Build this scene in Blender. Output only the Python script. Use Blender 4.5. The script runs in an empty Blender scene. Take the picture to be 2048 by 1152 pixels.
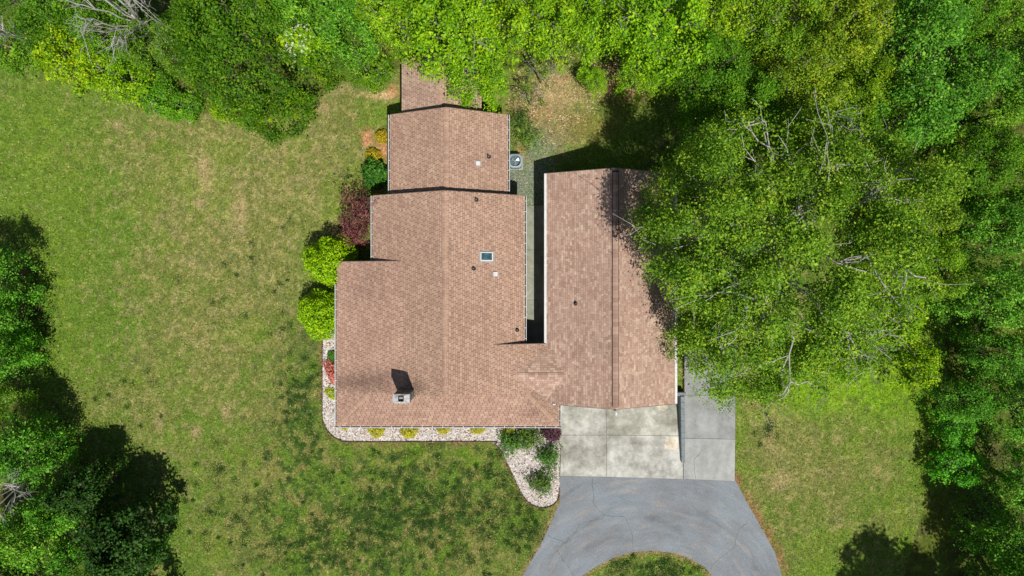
import bpy, math, random
import numpy as np
from mathutils import Vector

# ------------------------------------------------------------------ camera, sky, sun, exposure
scene = bpy.context.scene
C = scene.collection
H = 45.0                                   # drone height in metres
cam_d = bpy.data.cameras.new('camera'); cam_d.lens = 24.0; cam_d.sensor_width = 36.0
cam_d.clip_start = 0.5; cam_d.clip_end = 2000.0
cam = bpy.data.objects.new('camera', cam_d); cam.location = (0, 0, H); cam.rotation_euler = (0, 0, 0)
C.objects.link(cam); scene.camera = cam

SUNV = Vector((0.21, -0.49, 1.0)).normalized()      # towards the sun
EL = math.asin(SUNV.z); AZ = math.atan2(-SUNV.x, SUNV.y)
world = bpy.data.worlds.new('World'); scene.world = world; world.use_nodes = True
wn = world.node_tree.nodes; wl = world.node_tree.links
bg = wn['Background']; bg.inputs['Strength'].default_value = 0.055
sky = wn.new('ShaderNodeTexSky'); sky.sky_type = 'NISHITA'; sky.sun_disc = False
sky.sun_elevation = EL; sky.sun_rotation = AZ
wl.new(sky.outputs['Color'], bg.inputs['Color'])
sun_d = bpy.data.lights.new('sun', 'SUN'); sun_d.energy = 4.4; sun_d.angle = math.radians(0.5)
sun_d.color = (1.0, 0.96, 0.90)
sun = bpy.data.objects.new('sun', sun_d); sun.rotation_euler = SUNV.to_track_quat('Z', 'Y').to_euler()
sun.location = (10, -25, 60); C.objects.link(sun)
vs = scene.view_settings; vs.view_transform = 'Standard'; vs.look = 'None'; vs.exposure = 0.0; vs.gamma = 1.0
scene.cycles.max_bounces = 6; scene.cycles.diffuse_bounces = 3; scene.cycles.transparent_max_bounces = 4

RNG = np.random.default_rng(7)
random.seed(7)

# ------------------------------------------------------------------ helpers
K = 1365.333
def P(px, py, z=0.0):                      # survey pixel of the photo (2048 x 1152) -> metres at height z
    f = (H - z) / K
    return ((px - 1024) * f, (576 - py) * f)
def s2l(c):
    out = []
    for v in c:
        v /= 255.0
        out.append(v / 12.92 if v <= 0.04045 else ((v + 0.055) / 1.055) ** 2.4)
    return np.array(out)
def tag(o, label=None, cat=None, group=None, kind=None):
    if label: o['label'] = label
    if cat: o['category'] = cat
    if group: o['group'] = group
    if kind: o['kind'] = kind
    return o
def empty(name, loc, label, cat, group=None):
    o = bpy.data.objects.new(name, None); o.location = loc; o.empty_display_size = 0.3
    C.objects.link(o); return tag(o, label, cat, group)
def link(name, me, m, parent=None, loc=None):
    o = bpy.data.objects.new(name, me)
    if m is not None and len(me.materials) == 0: me.materials.append(m)
    C.objects.link(o)
    if parent is not None: o.parent = parent
    if loc is not None: o.location = loc
    return o

class MB:
    """collects faces of ONE piece; builds one mesh object"""
    def __init__(s): s.v = []; s.f = []; s.c = []; s.mi = []
    def face(s, pts, col=(1, 1, 1), mi=0):
        i = len(s.v); s.v += [tuple(p) for p in pts]; s.f.append(list(range(i, i + len(pts)))); s.c.append(tuple(col)); s.mi.append(mi)
    def prism(s, poly, z0, z1, col=(1, 1, 1), mi=0):       # poly CCW (x,y); z numbers or functions
        g0 = z0 if callable(z0) else (lambda x, y: z0)
        g1 = z1 if callable(z1) else (lambda x, y: z1)
        top = [(x, y, g1(x, y)) for x, y in poly]; bot = [(x, y, g0(x, y)) for x, y in poly]
        s.face(top, col, mi); s.face(bot[::-1], col, mi)
        n = len(poly)
        for i in range(n):
            j = (i + 1) % n
            s.face([bot[i], bot[j], top[j], top[i]], col, mi)
    def box(s, x0, x1, y0, y1, z0, z1, col=(1, 1, 1), mi=0):
        s.prism([(x0, y0), (x1, y0), (x1, y1), (x0, y1)], z0, z1, col, mi)
    def tube(s, pts, radii, n=6, col=(1, 1, 1), mi=0, cap=True):
        pts = [Vector(p) for p in pts]; rings = []
        for i, p in enumerate(pts):
            d = (pts[min(i + 1, len(pts) - 1)] - pts[max(i - 1, 0)]).normalized()
            a = Vector((1, 0, 0)) if abs(d.x) < 0.9 else Vector((0, 1, 0))
            u = d.cross(a).normalized(); w = d.cross(u)
            rings.append([p + (u * math.cos(t) + w * math.sin(t)) * radii[i] for t in [2 * math.pi * k / n for k in range(n)]])
        base = len(s.v)
        for r in rings: s.v += [tuple(q) for q in r]
        for i in range(len(rings) - 1):
            for k in range(n):
                k2 = (k + 1) % n
                s.f.append([base + i * n + k, base + i * n + k2, base + (i + 1) * n + k2, base + (i + 1) * n + k]); s.c.append(tuple(col)); s.mi.append(mi)
        if cap:
            s.f.append([base + k for k in range(n)][::-1]); s.c.append(tuple(col)); s.mi.append(mi)
            s.f.append([base + (len(rings) - 1) * n + k for k in range(n)]); s.c.append(tuple(col)); s.mi.append(mi)
    def mesh(s, name, smooth=False):
        me = bpy.data.meshes.new(name); me.from_pydata(s.v, [], s.f); me.update()
        at = me.attributes.new('tone', 'FLOAT_COLOR', 'FACE')
        arr = np.ones((len(s.f), 4), np.float32); arr[:, :3] = np.array(s.c, np.float32)
        at.data.foreach_set('color', arr.ravel())
        if any(s.mi): me.polygons.foreach_set('material_index', np.array(s.mi, np.int32))
        if smooth: me.polygons.foreach_set('use_smooth', np.ones(len(s.f), bool))
        return me
    def build(s, name, m, parent=None, smooth=False):
        me = s.mesh(name, smooth)
        if isinstance(m, (list, tuple)):
            for q in m: me.materials.append(q)
            m = None
        return link(name, me, m, parent)

def np_mesh(name, V, nper, tone=None, tint=None):
    """V: (N*nper,3) one n-gon per nper verts"""
    nf = len(V) // nper
    me = bpy.data.meshes.new(name)
    me.vertices.add(len(V)); me.loops.add(nf * nper); me.polygons.add(nf)
    me.vertices.foreach_set('co', np.ascontiguousarray(V, np.float32).ravel())
    me.loops.foreach_set('vertex_index', np.arange(nf * nper, dtype=np.int32))
    me.polygons.foreach_set('loop_start', np.arange(0, nf * nper, nper, dtype=np.int32))
    me.polygons.foreach_set('loop_total', np.full(nf, nper, np.int32))
    me.update()
    if tint is not None:
        at = me.attributes.new('tint', 'FLOAT', 'FACE'); at.data.foreach_set('value', np.ascontiguousarray(tint, np.float32))
    if tone is not None:
        at = me.attributes.new('tone', 'FLOAT_COLOR', 'FACE')
        arr = np.ones((nf, 4), np.float32); arr[:, :3] = tone; at.data.foreach_set('color', arr.ravel())
    return me

# value noise in numpy
def vnoise(x, y, seed):
    xi = np.floor(x).astype(np.int64); yi = np.floor(y).astype(np.int64)
    fx = x - xi; fy = y - yi; fx = fx * fx * (3 - 2 * fx); fy = fy * fy * (3 - 2 * fy)
    def h(a, b):
        n = (a * 374761393 + b * 668265263 + seed * 1442695041) & 0xffffffff
        n = ((n ^ (n >> 13)) * 1274126177) & 0xffffffff
        return ((n ^ (n >> 16)) & 0xffff) / 65535.0
    return (h(xi, yi) * (1 - fx) + h(xi + 1, yi) * fx) * (1 - fy) + (h(xi, yi + 1) * (1 - fx) + h(xi + 1, yi + 1) * fx) * fy
def fbm(x, y, scale, seed, octv=4):
    v = 0; a = 0.5; t = 0
    for o in range(octv):
        v = v + a * vnoise(x * scale + 17.3 * o, y * scale - 9.1 * o, seed + o); t += a; a *= 0.55; scale *= 2.1
    return v / t
def inpoly(x, y, poly):
    r = np.zeros(x.shape, bool); n = len(poly)
    for i in range(n):
        x0, y0 = poly[i]; x1, y1 = poly[(i + 1) % n]
        c = ((y0 > y) != (y1 > y))
        r ^= c & (x < (x1 - x0) * (y - y0) / ((y1 - y0) if y1 != y0 else 1e-9) + x0)
    return r
def segdist(x, y, pts):
    d = np.full(x.shape, 1e9)
    for (x0, y0), (x1, y1) in zip(pts[:-1], pts[1:]):
        dx, dy = x1 - x0, y1 - y0
        t = np.clip(((x - x0) * dx + (y - y0) * dy) / (dx * dx + dy * dy + 1e-9), 0, 1)
        d = np.minimum(d, np.hypot(x - x0 - t * dx, y - y0 - t * dy))
    return d

# ------------------------------------------------------------------ materials (all procedural)
def newmat(name):
    m = bpy.data.materials.new(name); m.use_nodes = True
    n = m.node_tree.nodes; l = m.node_tree.links
    return m, n, l, n['Principled BSDF']
def noise_node(n, l, scale, detail=4, coord='Object', rough=0.6):
    tc = n.new('ShaderNodeTexCoord'); t = n.new('ShaderNodeTexNoise')
    t.inputs['Scale'].default_value = scale; t.inputs['Detail'].default_value = detail; t.inputs['Roughness'].default_value = rough
    l.new(tc.outputs[coord], t.inputs['Vector']); return t
def mixc(n, l, a, b, fac, mode='MIX'):
    x = n.new('ShaderNodeMix'); x.data_type = 'RGBA'; x.blend_type = mode
    for s, v in ((x.inputs[6], a), (x.inputs[7], b), (x.inputs[0], fac)):
        if hasattr(v, 'is_linked'): l.new(v, s)
        elif isinstance(v, (int, float)): s.default_value = v
        else: s.default_value = (*v, 1)
    return x.outputs[2]
def ramp(n, l, src, stops):
    r = n.new('ShaderNodeValToRGB'); e = r.color_ramp.elements
    while len(e) < len(stops): e.new(0.5)
    for k, (p, c) in enumerate(stops):
        e[k].position = p; e[k].color = (c, c, c, 1) if isinstance(c, (int, float)) else (*c, 1)
    l.new(src, r.inputs[0]); return r.outputs[0]
def bumpn(n, l, src, strength, dist, bsdf):
    b = n.new('ShaderNodeBump'); b.inputs['Strength'].default_value = strength; b.inputs['Distance'].default_value = dist
    l.new(src, b.inputs['Height']); l.new(b.outputs[0], bsdf.inputs['Normal'])

def mat_plain(name, rgb, rough=0.7, scale=6, var=0.25, metallic=0, bump=0.0, tone=False, obcol=False, spec=0.3):
    m, n, l, b = newmat(name)
    t = noise_node(n, l, scale, 6)
    f = ramp(n, l, t.outputs['Fac'], [(0.3, 1 - var), (0.7, 1 + var * 0.6)])
    base = rgb
    if tone:
        a = n.new('ShaderNodeAttribute'); a.attribute_name = 'tone'; base = a.outputs['Color']
    elif obcol:
        a = n.new('ShaderNodeObjectInfo'); base = a.outputs['Color']
    c = mixc(n, l, base, f, 1.0, 'MULTIPLY')
    l.new(c, b.inputs['Base Color']); b.inputs['Roughness'].default_value = rough; b.inputs['Metallic'].default_value = metallic
    b.inputs['Specular IOR Level'].default_value = spec
    if bump: bumpn(n, l, t.outputs['Fac'], bump, 0.02, b)
    return m

def mat_leaf(name, ca, cb, trans=0.2):
    """leaf colour between two real leaf colours by a random per-leaf value, tinted per tree"""
    m, n, l, b = newmat(name)
    a = n.new('ShaderNodeAttribute'); a.attribute_name = 'tint'
    ca = np.array(ca); cb = np.array(cb)
    c = ramp(n, l, a.outputs['Fac'], [(0.0, tuple(ca * .62 + np.array((.018, .006, .0)))), (0.3, tuple(ca * .9)), (0.62, tuple(ca * .4 + cb * .6)), (0.85, tuple(cb)), (1.0, tuple(np.minimum(cb * (1.22, 1.02, 1.1) + (.02, 0, .0), .8)))])
    oi = n.new('ShaderNodeObjectInfo')
    c = mixc(n, l, c, oi.outputs['Color'], 1.0, 'MULTIPLY')
    l.new(c, b.inputs['Base Color']); b.inputs['Roughness'].default_value = 0.55; b.inputs['Specular IOR Level'].default_value = 0.25
    tr = n.new('ShaderNodeBsdfTranslucent'); l.new(c, tr.inputs['Color'])
    mx = n.new('ShaderNodeMixShader'); mx.inputs[0].default_value = trans
    l.new(b.outputs[0], mx.inputs[1]); l.new(tr.outputs[0], mx.inputs[2])
    l.new(mx.outputs[0], n['Material Output'].inputs['Surface'])
    return m

M = {}
M['shingle'] = mat_plain('shingle', (1, 1, 1), 0.92, 40, 0.22, tone=True, bump=0.3, spec=0.1)
M['shingle_one'] = mat_plain('shingle_single', (1, 1, 1), 0.92, 40, 0.22, obcol=True, bump=0.3, spec=0.1)
M['deck'] = mat_plain('roof_felt', (0.05, 0.035, 0.03), 0.95, 8, 0.3, spec=0.05)
M['white'] = mat_plain('white_aluminium', (0.72, 0.72, 0.70), 0.45, 5, 0.15)
M['gutter_debris'] = mat_plain('gutter_debris', (0.07, 0.055, 0.04), 0.95, 18, 0.6)
M['trim'] = mat_plain('tan_trim', (0.16, 0.12, 0.10), 0.7, 5, 0.2)
M['siding'] = mat_plain('siding', (0.42, 0.38, 0.33), 0.75, 3, 0.15)
M['stone'] = mat_plain('chimney_stone', (1, 1, 1), 0.9, 12, 0.35, bump=0.5, tone=True)
M['mortar'] = mat_plain('chimney_mortar', (0.34, 0.33, 0.31), 0.95, 14, 0.4, bump=0.4)
M['cap'] = mat_plain('chimney_cap_concrete', (0.52, 0.53, 0.53), 0.9, 4, 0.6)
M['black'] = mat_plain('black_rubber', (0.02, 0.02, 0.022), 0.6, 8, 0.2)
M['rust'] = mat_plain('rusty_flue', (0.09, 0.045, 0.03), 0.9, 10, 0.4)
M['pipe'] = mat_plain('vent_pipe_grey', (0.35, 0.34, 0.33), 0.6, 8, 0.2)
M['asphalt_crack'] = mat_plain('crack_fill', (0.11, 0.11, 0.085), 0.95, 9, 0.4)
M['bark'] = mat_plain('bark_grey', (0.30, 0.28, 0.25), 0.95, 9, 0.45, bump=0.4)
M['bark_pale'] = mat_plain('bark_pale', (0.46, 0.44, 0.40), 0.95, 9, 0.35, bump=0.4)
M['bark_dark'] = mat_plain('bark_brown', (0.12, 0.095, 0.07), 0.95, 9, 0.4, bump=0.4)
M['ac'] = mat_plain('ac_blue_grey', (0.30, 0.38, 0.41), 0.5, 6, 0.15, metallic=0.1)
M['ac_dark'] = mat_plain('ac_inner', (0.10, 0.16, 0.18), 0.6, 6, 0.15)
M['ac_fan'] = mat_plain('ac_fan_metal', (0.55, 0.58, 0.58), 0.4, 6, 0.1, metallic=0.5)
M['edge'] = mat_plain('edging_brown', (0.085, 0.045, 0.032), 0.8, 6, 0.4)
M['wood'] = mat_plain('weathered_wood', (0.12, 0.075, 0.05), 0.9, 7, 0.4)
M['wallcap'] = mat_plain('retaining_wall_block', (0.22, 0.25, 0.26), 0.9, 9, 0.3, bump=0.3)
M['rock'] = mat_plain('tan_rock', (0.45, 0.36, 0.25), 0.95, 6, 0.35, bump=0.5)
M['clay'] = mat_plain('red_clay', (0.40, 0.22, 0.14), 0.97, 7, 0.35, bump=0.4)
m, n, l, b = newmat('skylight_glass'); t = noise_node(n, l, 5, 4)
l.new(ramp(n, l, t.outputs['Fac'], [(0.3, (0.02, 0.05, 0.07)), (0.7, (0.08, 0.16, 0.19))]), b.inputs['Base Color'])
b.inputs['Roughness'].default_value = 0.12; M['glass'] = m
M['tone'] = mat_plain('small_stones', (1, 1, 1), 0.9, 30, 0.2, tone=True)
M['blade'] = mat_plain('grass_blade', (1, 1, 1), 0.75, 20, 0.1, tone=True, spec=0.15)
M['flower'] = mat_leaf('white_petals', (0.58, 0.62, 0.36), (0.74, 0.75, 0.58), 0.2)

# lawn: broad colours in a vertex attribute (dry patches, clay, weeds), grain by noise
m, n, l, b = newmat('lawn'); a = n.new('ShaderNodeAttribute'); a.attribute_name = 'tone'
t1 = noise_node(n, l, 5.5, 8, rough=0.85); t2 = noise_node(n, l, 1.3, 6, rough=0.7)
c = mixc(n, l, a.outputs['Color'], ramp(n, l, t1.outputs['Fac'], [(0.28, 0.30), (0.5, 0.92), (0.72, 1.9)]), 1.0, 'MULTIPLY')
c = mixc(n, l, c, ramp(n, l, t2.outputs['Fac'], [(0.3, (0.82, 0.9, 0.85)), (0.7, (1.2, 1.1, 1.1))]), 1.0, 'MULTIPLY')
l.new(c, b.inputs['Base Color']); b.inputs['Roughness'].default_value = 0.95; b.inputs['Specular IOR Level'].default_value = 0.05
bumpn(n, l, t1.outputs['Fac'], 0.7, 0.05, b); M['lawn'] = m

# asphalt with wear streaks that follow the curve of the drive
def polar(n, l, cx, cy, kr, ka):
    tc = n.new('ShaderNodeTexCoord'); sp = n.new('ShaderNodeSeparateXYZ'); l.new(tc.outputs['Object'], sp.inputs[0])
    def mth(op, a, b=None):
        q = n.new('ShaderNodeMath'); q.operation = op
        for i, v in enumerate((a, b)):
            if v is None: continue
            if hasattr(v, 'is_linked'): l.new(v, q.inputs[i])
            else: q.inputs[i].default_value = v
        return q.outputs[0]
    dx = mth('SUBTRACT', sp.outputs[0], cx); dy = mth('SUBTRACT', sp.outputs[1], cy)
    r = mth('SQRT', mth('ADD', mth('MULTIPLY', dx, dx), mth('MULTIPLY', dy, dy)))
    an = mth('ARCTAN2', dx, dy)
    cb = n.new('ShaderNodeCombineXYZ'); l.new(mth('MULTIPLY', r, kr), cb.inputs[0]); l.new(mth('MULTIPLY', an, ka), cb.inputs[1])
    return cb.outputs[0]
m, n, l, b = newmat('asphalt')
pv = polar(n, l, *P(1300, 1290), 1.25, 2.4)
st = n.new('ShaderNodeTexNoise'); st.inputs['Scale'].default_value = 1.0; st.inputs['Detail'].default_value = 6; st.inputs['Roughness'].default_value = 0.65; st.inputs['Distortion'].default_value = 0.35; l.new(pv, st.inputs['Vector'])
pv2 = polar(n, l, *P(1300, 1290), 2.0, 4.2)
sd = n.new('ShaderNodeTexNoise'); sd.inputs['Scale'].default_value = 1.0; sd.inputs['Detail'].default_value = 7; sd.inputs['Roughness'].default_value = 0.72; sd.inputs['Distortion'].default_value = 0.25; l.new(pv2, sd.inputs['Vector'])
fine = noise_node(n, l, 22, 6, rough=0.8); big = noise_node(n, l, 0.45, 4)
c = ramp(n, l, big.outputs['Fac'], [(0.38, (0.215, 0.226, 0.238)), (0.60, (0.24, 0.27, 0.293))])
c = mixc(n, l, c, ramp(n, l, st.outputs['Fac'], [(0.28, 0.68), (0.45, 0.95), (0.7, 1.08)]), 1.0, 'MULTIPLY')
c = mixc(n, l, c, (0.46, 0.38, 0.31), ramp(n, l, sd.outputs['Fac'], [(0.52, 0.0), (0.74, 0.5)]))
c = mixc(n, l, c, ramp(n, l, fine.outputs['Fac'], [(0.3, 0.6), (0.7, 1.35)]), 1.0, 'MULTIPLY')
l.new(c, b.inputs['Base Color']); b.inputs['Roughness'].default_value = 0.92; b.inputs['Specular IOR Level'].default_value = 0.15
bumpn(n, l, fine.outputs['Fac'], 0.4, 0.01, b); M['asphalt'] = m

def mat_concrete(name, ca, cb, cs):
    m, n, l, b = newmat(name)
    big = noise_node(n, l, 0.7, 8, rough=0.68); mid = noise_node(n, l, 1.6, 9, rough=0.75); fine = noise_node(n, l, 25, 5, rough=0.75)
    tc = n.new('ShaderNodeTexCoord'); mp = n.new('ShaderNodeMapping'); mp.inputs['Scale'].default_value = (1.7, 0.5, 1); l.new(tc.outputs['Object'], mp.inputs['Vector'])
    stk = n.new('ShaderNodeTexNoise'); stk.inputs['Scale'].default_value = 1.0; stk.inputs['Detail'].default_value = 6; l.new(mp.outputs[0], stk.inputs['Vector'])
    c = ramp(n, l, big.outputs['Fac'], [(0.36, tuple(ca)), (0.62, tuple(cb))])
    c = mixc(n, l, c, tuple(cs), ramp(n, l, mid.outputs['Fac'], [(0.46, 0.0), (0.72, 0.75)]))
    c = mixc(n, l, c, ramp(n, l, stk.outputs['Fac'], [(0.3, 0.90), (0.7, 1.08)]), 1.0, 'MULTIPLY')
    c = mixc(n, l, c, ramp(n, l, fine.outputs['Fac'], [(0.3, 0.85), (0.7, 1.12)]), 1.0, 'MULTIPLY')
    oi = n.new('ShaderNodeObjectInfo'); c = mixc(n, l, c, oi.outputs['Color'], 1.0, 'MULTIPLY')
    l.new(c, b.inputs['Base Color']); b.inputs['Roughness'].default_value = 0.9; b.inputs['Specular IOR Level'].default_value = 0.2
    bumpn(n, l, fine.outputs['Fac'], 0.25, 0.01, b); return m
M['concrete'] = mat_concrete('apron_concrete', (0.27, 0.265, 0.225), (0.60, 0.59, 0.545), (0.19, 0.185, 0.155))
M['concrete_pad'] = mat_concrete('pad_concrete', (0.30, 0.31, 0.30), (0.42, 0.425, 0.41), (0.24, 0.245, 0.235))
M['walk'] = mat_concrete('walk_concrete', (0.25, 0.26, 0.20), (0.38, 0.39, 0.33), (0.16, 0.165, 0.10))
M['joint'] = mat_plain('joint_sand', (0.17, 0.165, 0.14), 0.95, 10, 0.4)
M['gravel_base'] = mat_plain('gravel_bed', (0.50, 0.46, 0.42), 0.95, 25, 0.5, bump=0.5)

# ------------------------------------------------------------------ ground plan (metres)
def PL(pts, z=0.0): return [P(x, y, z) for x, y in pts]
DRIVE_L = [(1119, 950), (1120, 1002), (1111, 1024), (1097, 1056), (1078, 1096), (1059, 1127), (1045, 1152), (1018, 1195), (985, 1260), (960, 1340), (950, 1440)]
DRIVE_IN = [(1075, 1440), (1085, 1340), (1108, 1240), (1135, 1185), (1164, 1152), (1194, 1132), (1228, 1115), (1266, 1104), (1309, 1101), (1350, 1106), (1381, 1118), (1406, 1132), (1426, 1152), (1452, 1195), (1470, 1260), (1480, 1440)]
DRIVE_R = [(1600, 1440), (1595, 1290), (1580, 1200), (1564, 1152), (1550, 1105), (1528, 1065), (1497, 1010), (1470, 960)]
DRIVE = PL(DRIVE_L + DRIVE_IN + DRIVE_R)
APRON = PL([(1113, 790), (1113, 858), (1121, 900), (1119, 953), (1212, 954), (1366, 958), (1367, 790)])
PAD = PL([(1367, 690), (1367, 958), (1469.5, 963), (1472, 690)])
BED_EDGE = [(645, 660), (645, 830), (648, 845), (653, 857), (661, 867), (671, 875), (683, 880), (695, 883), (817, 883), (980, 883), (991, 889), (1003, 902), (1020, 938), (1035, 970), (1043, 986), (1052, 999), (1060, 1006), (1068, 1011), (1085, 1015), (1094, 1014), (1101, 1012), (1109, 1007), (1115, 999), (1118, 989), (1118.5, 975)]
BED = PL(BED_EDGE + [(1118, 941), (1120, 900), (1114, 858), (1113, 800), (700, 800), (700, 660)])
WALK = PL([(1046, 411), (1046, 700), (1108, 700), (1108, 411)])
SIDEGRAVEL = PL([(1012, 320), (1012, 412), (1110, 412), (1112, 320), (1060, 300)])
HOUSE_FP = [PL([(690, 530), (690, 800), (1090, 800), (1090, 530)]), PL([(760, 385), (760, 560), (1048, 560), (1048, 385)]),
            PL([(790, 150), (790, 400), (1015, 400), (1015, 150)]), PL([(1098, 355), (1098, 790), (1335, 790), (1335, 355)])]
WOODS = [PL([(-900, -700), (-900, 95), (0, 118), (100, 125), (200, 170), (290, 195), (400, 225), (520, 235), (620, 205), (690, 165), (790, 140), (1010, 140), (1130, 120), (1240, 150), (1330, 120), (1480, 120), (1800, 200), (1885, 420), (1885, 640), (1900, 800), (1880, 900), (1850, 1000), (1800, 1180), (1790, 1900), (3200, 1900), (3200, -700)]),
         PL([(-900, 430), (0, 440), (70, 520), (95, 650), (90, 780), (150, 850), (210, 960), (240, 1060), (260, 1152), (280, 1900), (-900, 1900)])]

def lawn_colour(x, y):
    g1 = s2l((103, 130, 48)); g2 = s2l((128, 132, 70)); tan = s2l((166, 148, 106)); brite = s2l((122, 154, 40)); dark = s2l((60, 88, 34)); clay = s2l((196, 138, 104)); litter = s2l((74, 66, 44)); moss = s2l((98, 112, 40)); drystraw = s2l((192, 166, 118)); grav = s2l((132, 140, 128))
    def lay(c, col, w): return c * (1 - w[:, None]) + col[None, :] * w[:, None]
    n1 = fbm(x, y, 0.11, 3, 4); n2 = fbm(x, y, 0.42, 11, 4); n3 = fbm(x, y, 1.3, 23, 3); n4 = fbm(x, y, 2.6, 31, 3)
    c = np.tile(g1, (len(x), 1))
    px = x * K / H + 1024; py = 576 - y * K / H
    def gauss(cx, cy, rx, ry): return np.exp(-(((px - cx) / rx) ** 2 + ((py - cy) / ry) ** 2))
    dry = 0.34 * gauss(470, 330, 260, 190) + 0.28 * gauss(450, 600, 190, 260) + 0.22 * gauss(620, 260, 120, 120) + 0.2 * gauss(1600, 930, 130, 120) + 0.25 * gauss(1540, 800, 60, 70) + 0.2
    n5 = fbm(x, y, 4.2, 41, 2)
    w = np.clip((n2 * 0.4 + n1 * 0.5 + n3 * 0.45 + n4 * .3 + dry - 0.98) * 3.2, 0, 0.9); c = lay(c, g2, w)
    w = np.clip((n3 * 0.35 + n4 * 0.6 + n5 * .8 + n2 * 0.2 + dry * 0.45 - 1.20) * 2.6, 0, 0.48); c = lay(c, tan, w)
    w = np.clip((fbm(x, y, 0.35, 77, 4) - 0.56) * 5, 0, 0.45) * (1 - np.clip(dry, 0, 1) * 0.6); c = lay(c, brite * 0.85, w)
    # lush edge by the left wood, bright weeds under the big tree
    c = lay(c, brite * 0.8, np.clip(1.0 * gauss(100, 450, 90, 160) + 0.7 * gauss(120, 760, 70, 120) + 0.5 * gauss(80, 260, 130, 90), 0, 0.62) * np.clip(n3 * 1.6 - 0.2, 0, 1))
    c = lay(c, s2l((128, 172, 14)), np.clip(1.25 * gauss(1800, 745, 85, 90) + 1.0 * gauss(1640, 790, 80, 40) + 0.8 * gauss(1500, 700, 40, 50) + 0.9 * gauss(1560, 770, 60, 30), 0, 0.8) * np.clip((n4 + n3) * 1.6 - 0.9, 0, 1))
    c = lay(c, brite * 0.75, np.clip(0.8 * gauss(1860, 880, 40, 120), 0, 0.7))
    # front lawn: dark weedy clumps over straw
    fr = np.clip(1.1 * gauss(860, 1010, 240, 150) + 0.8 * gauss(600, 830, 80, 170) + 0.8 * gauss(700, 1120, 200, 80) + 0.9 * gauss(1310, 1150, 110, 40) + 0.5 * gauss(560, 1000, 90, 130), 0, 1)
    c = lay(c, s2l((84, 112, 40)), fr * .25)
    c = lay(c, s2l((150, 138, 84)), fr * np.clip((n3 - 0.44) * 4.0, 0, 0.6))
    c = lay(c, dark, fr * np.clip((n4 * 0.75 + n3 * 0.3 - 0.545) * 14.0, 0, 0.9))
    c = lay(c, dark * 1.2, 0.6 * np.clip((n4 * 0.6 + n3 * 0.5 - 0.64) * 7.0, 0, 0.8))
    # bare places
    for cx, cy, rx, ry, col, k in [(735, 275, 11, 16, clay, 1.3), (766, 300, 12, 24, clay, 1.2), (762, 190, 26, 8, s2l((205, 170, 130)), 1.2), (785, 182, 12, 12, clay, .7), (412, 345, 14, 34, tan * 1.15, 1.0), (400, 405, 10, 12, tan, .9), (236, 252, 9, 9, tan, 1.0), (630, 215, 18, 10, tan, 1), (652, 220, 10, 9, tan, 1), (680, 170, 30, 14, tan, .8),
                                    (480, 420, 12, 40, tan * 1.1, .9), (350, 470, 12, 15, tan, .6), (392, 862, 8, 10, tan * 1.1, 1), (318, 850, 8, 20, tan, .8), (450, 825, 12, 12, tan, .8), (1100, 190, 55, 45, s2l((182,158,116)), 1.3), (1060, 220, 40, 26, s2l((176, 140, 104)), .9), (1250, 165, 60, 30, s2l((170, 120, 90)), 1.2), (1120, 260, 60, 40, s2l((150, 136, 92)), .9), (1180, 250, 60, 30, s2l((128, 122, 62)), .8), (1080, 290, 40, 30, grav, .55), (1040, 300, 12, 20, clay, .5), (1540, 850, 14, 70, tan, .6), (1560, 960, 20, 20, tan * 1.1, .6), (1500, 770, 40, 40, s2l((150, 126, 92)), .6),
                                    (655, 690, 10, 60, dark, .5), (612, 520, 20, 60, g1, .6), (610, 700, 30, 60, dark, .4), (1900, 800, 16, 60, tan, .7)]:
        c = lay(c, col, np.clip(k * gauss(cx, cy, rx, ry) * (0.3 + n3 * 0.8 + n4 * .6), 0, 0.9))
    # worn verges
    de = segdist(x, y, PL(DRIVE_R)) ; c = lay(c, s2l((152, 116, 82)), np.clip((0.75 - de) * 1.6, 0, 0.85) * np.clip(n3 * 2 - 0.3, 0, 1))
    de = np.minimum(segdist(x, y, PL(DRIVE_L)), segdist(x, y, PL(DRIVE_IN))); c = lay(c, s2l((150, 128, 88)), np.clip((0.38 - de) * 2.6, 0, 0.8))
    de = segdist(x, y, PL(BED_EDGE)); c = lay(c, s2l((140, 116, 80)), np.clip((0.5 - de) * 1.6, 0, 0.7) * np.clip(n3 * 2 - 0.2, 0, 1))
    c = lay(c, grav, inpoly(x, y, PL([(1015, 335), (1015, 412), (1092, 412), (1092, 330)])) * 0.6)
    for wd in WOODS: 
        ins = inpoly(x, y, wd) * 1.0
        c = lay(c, litter, ins * np.clip(0.55 + (n3 - 0.5) * 1.2, 0.1, 0.95)); c = lay(c, moss, ins * np.clip((n2 - 0.5) * 4, 0, 0.7))
    c = c * (0.62 + 0.5 * n5 + 0.34 * n4)[:, None]
    return np.clip(c * 0.91, 0.003, 0.9)

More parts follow.
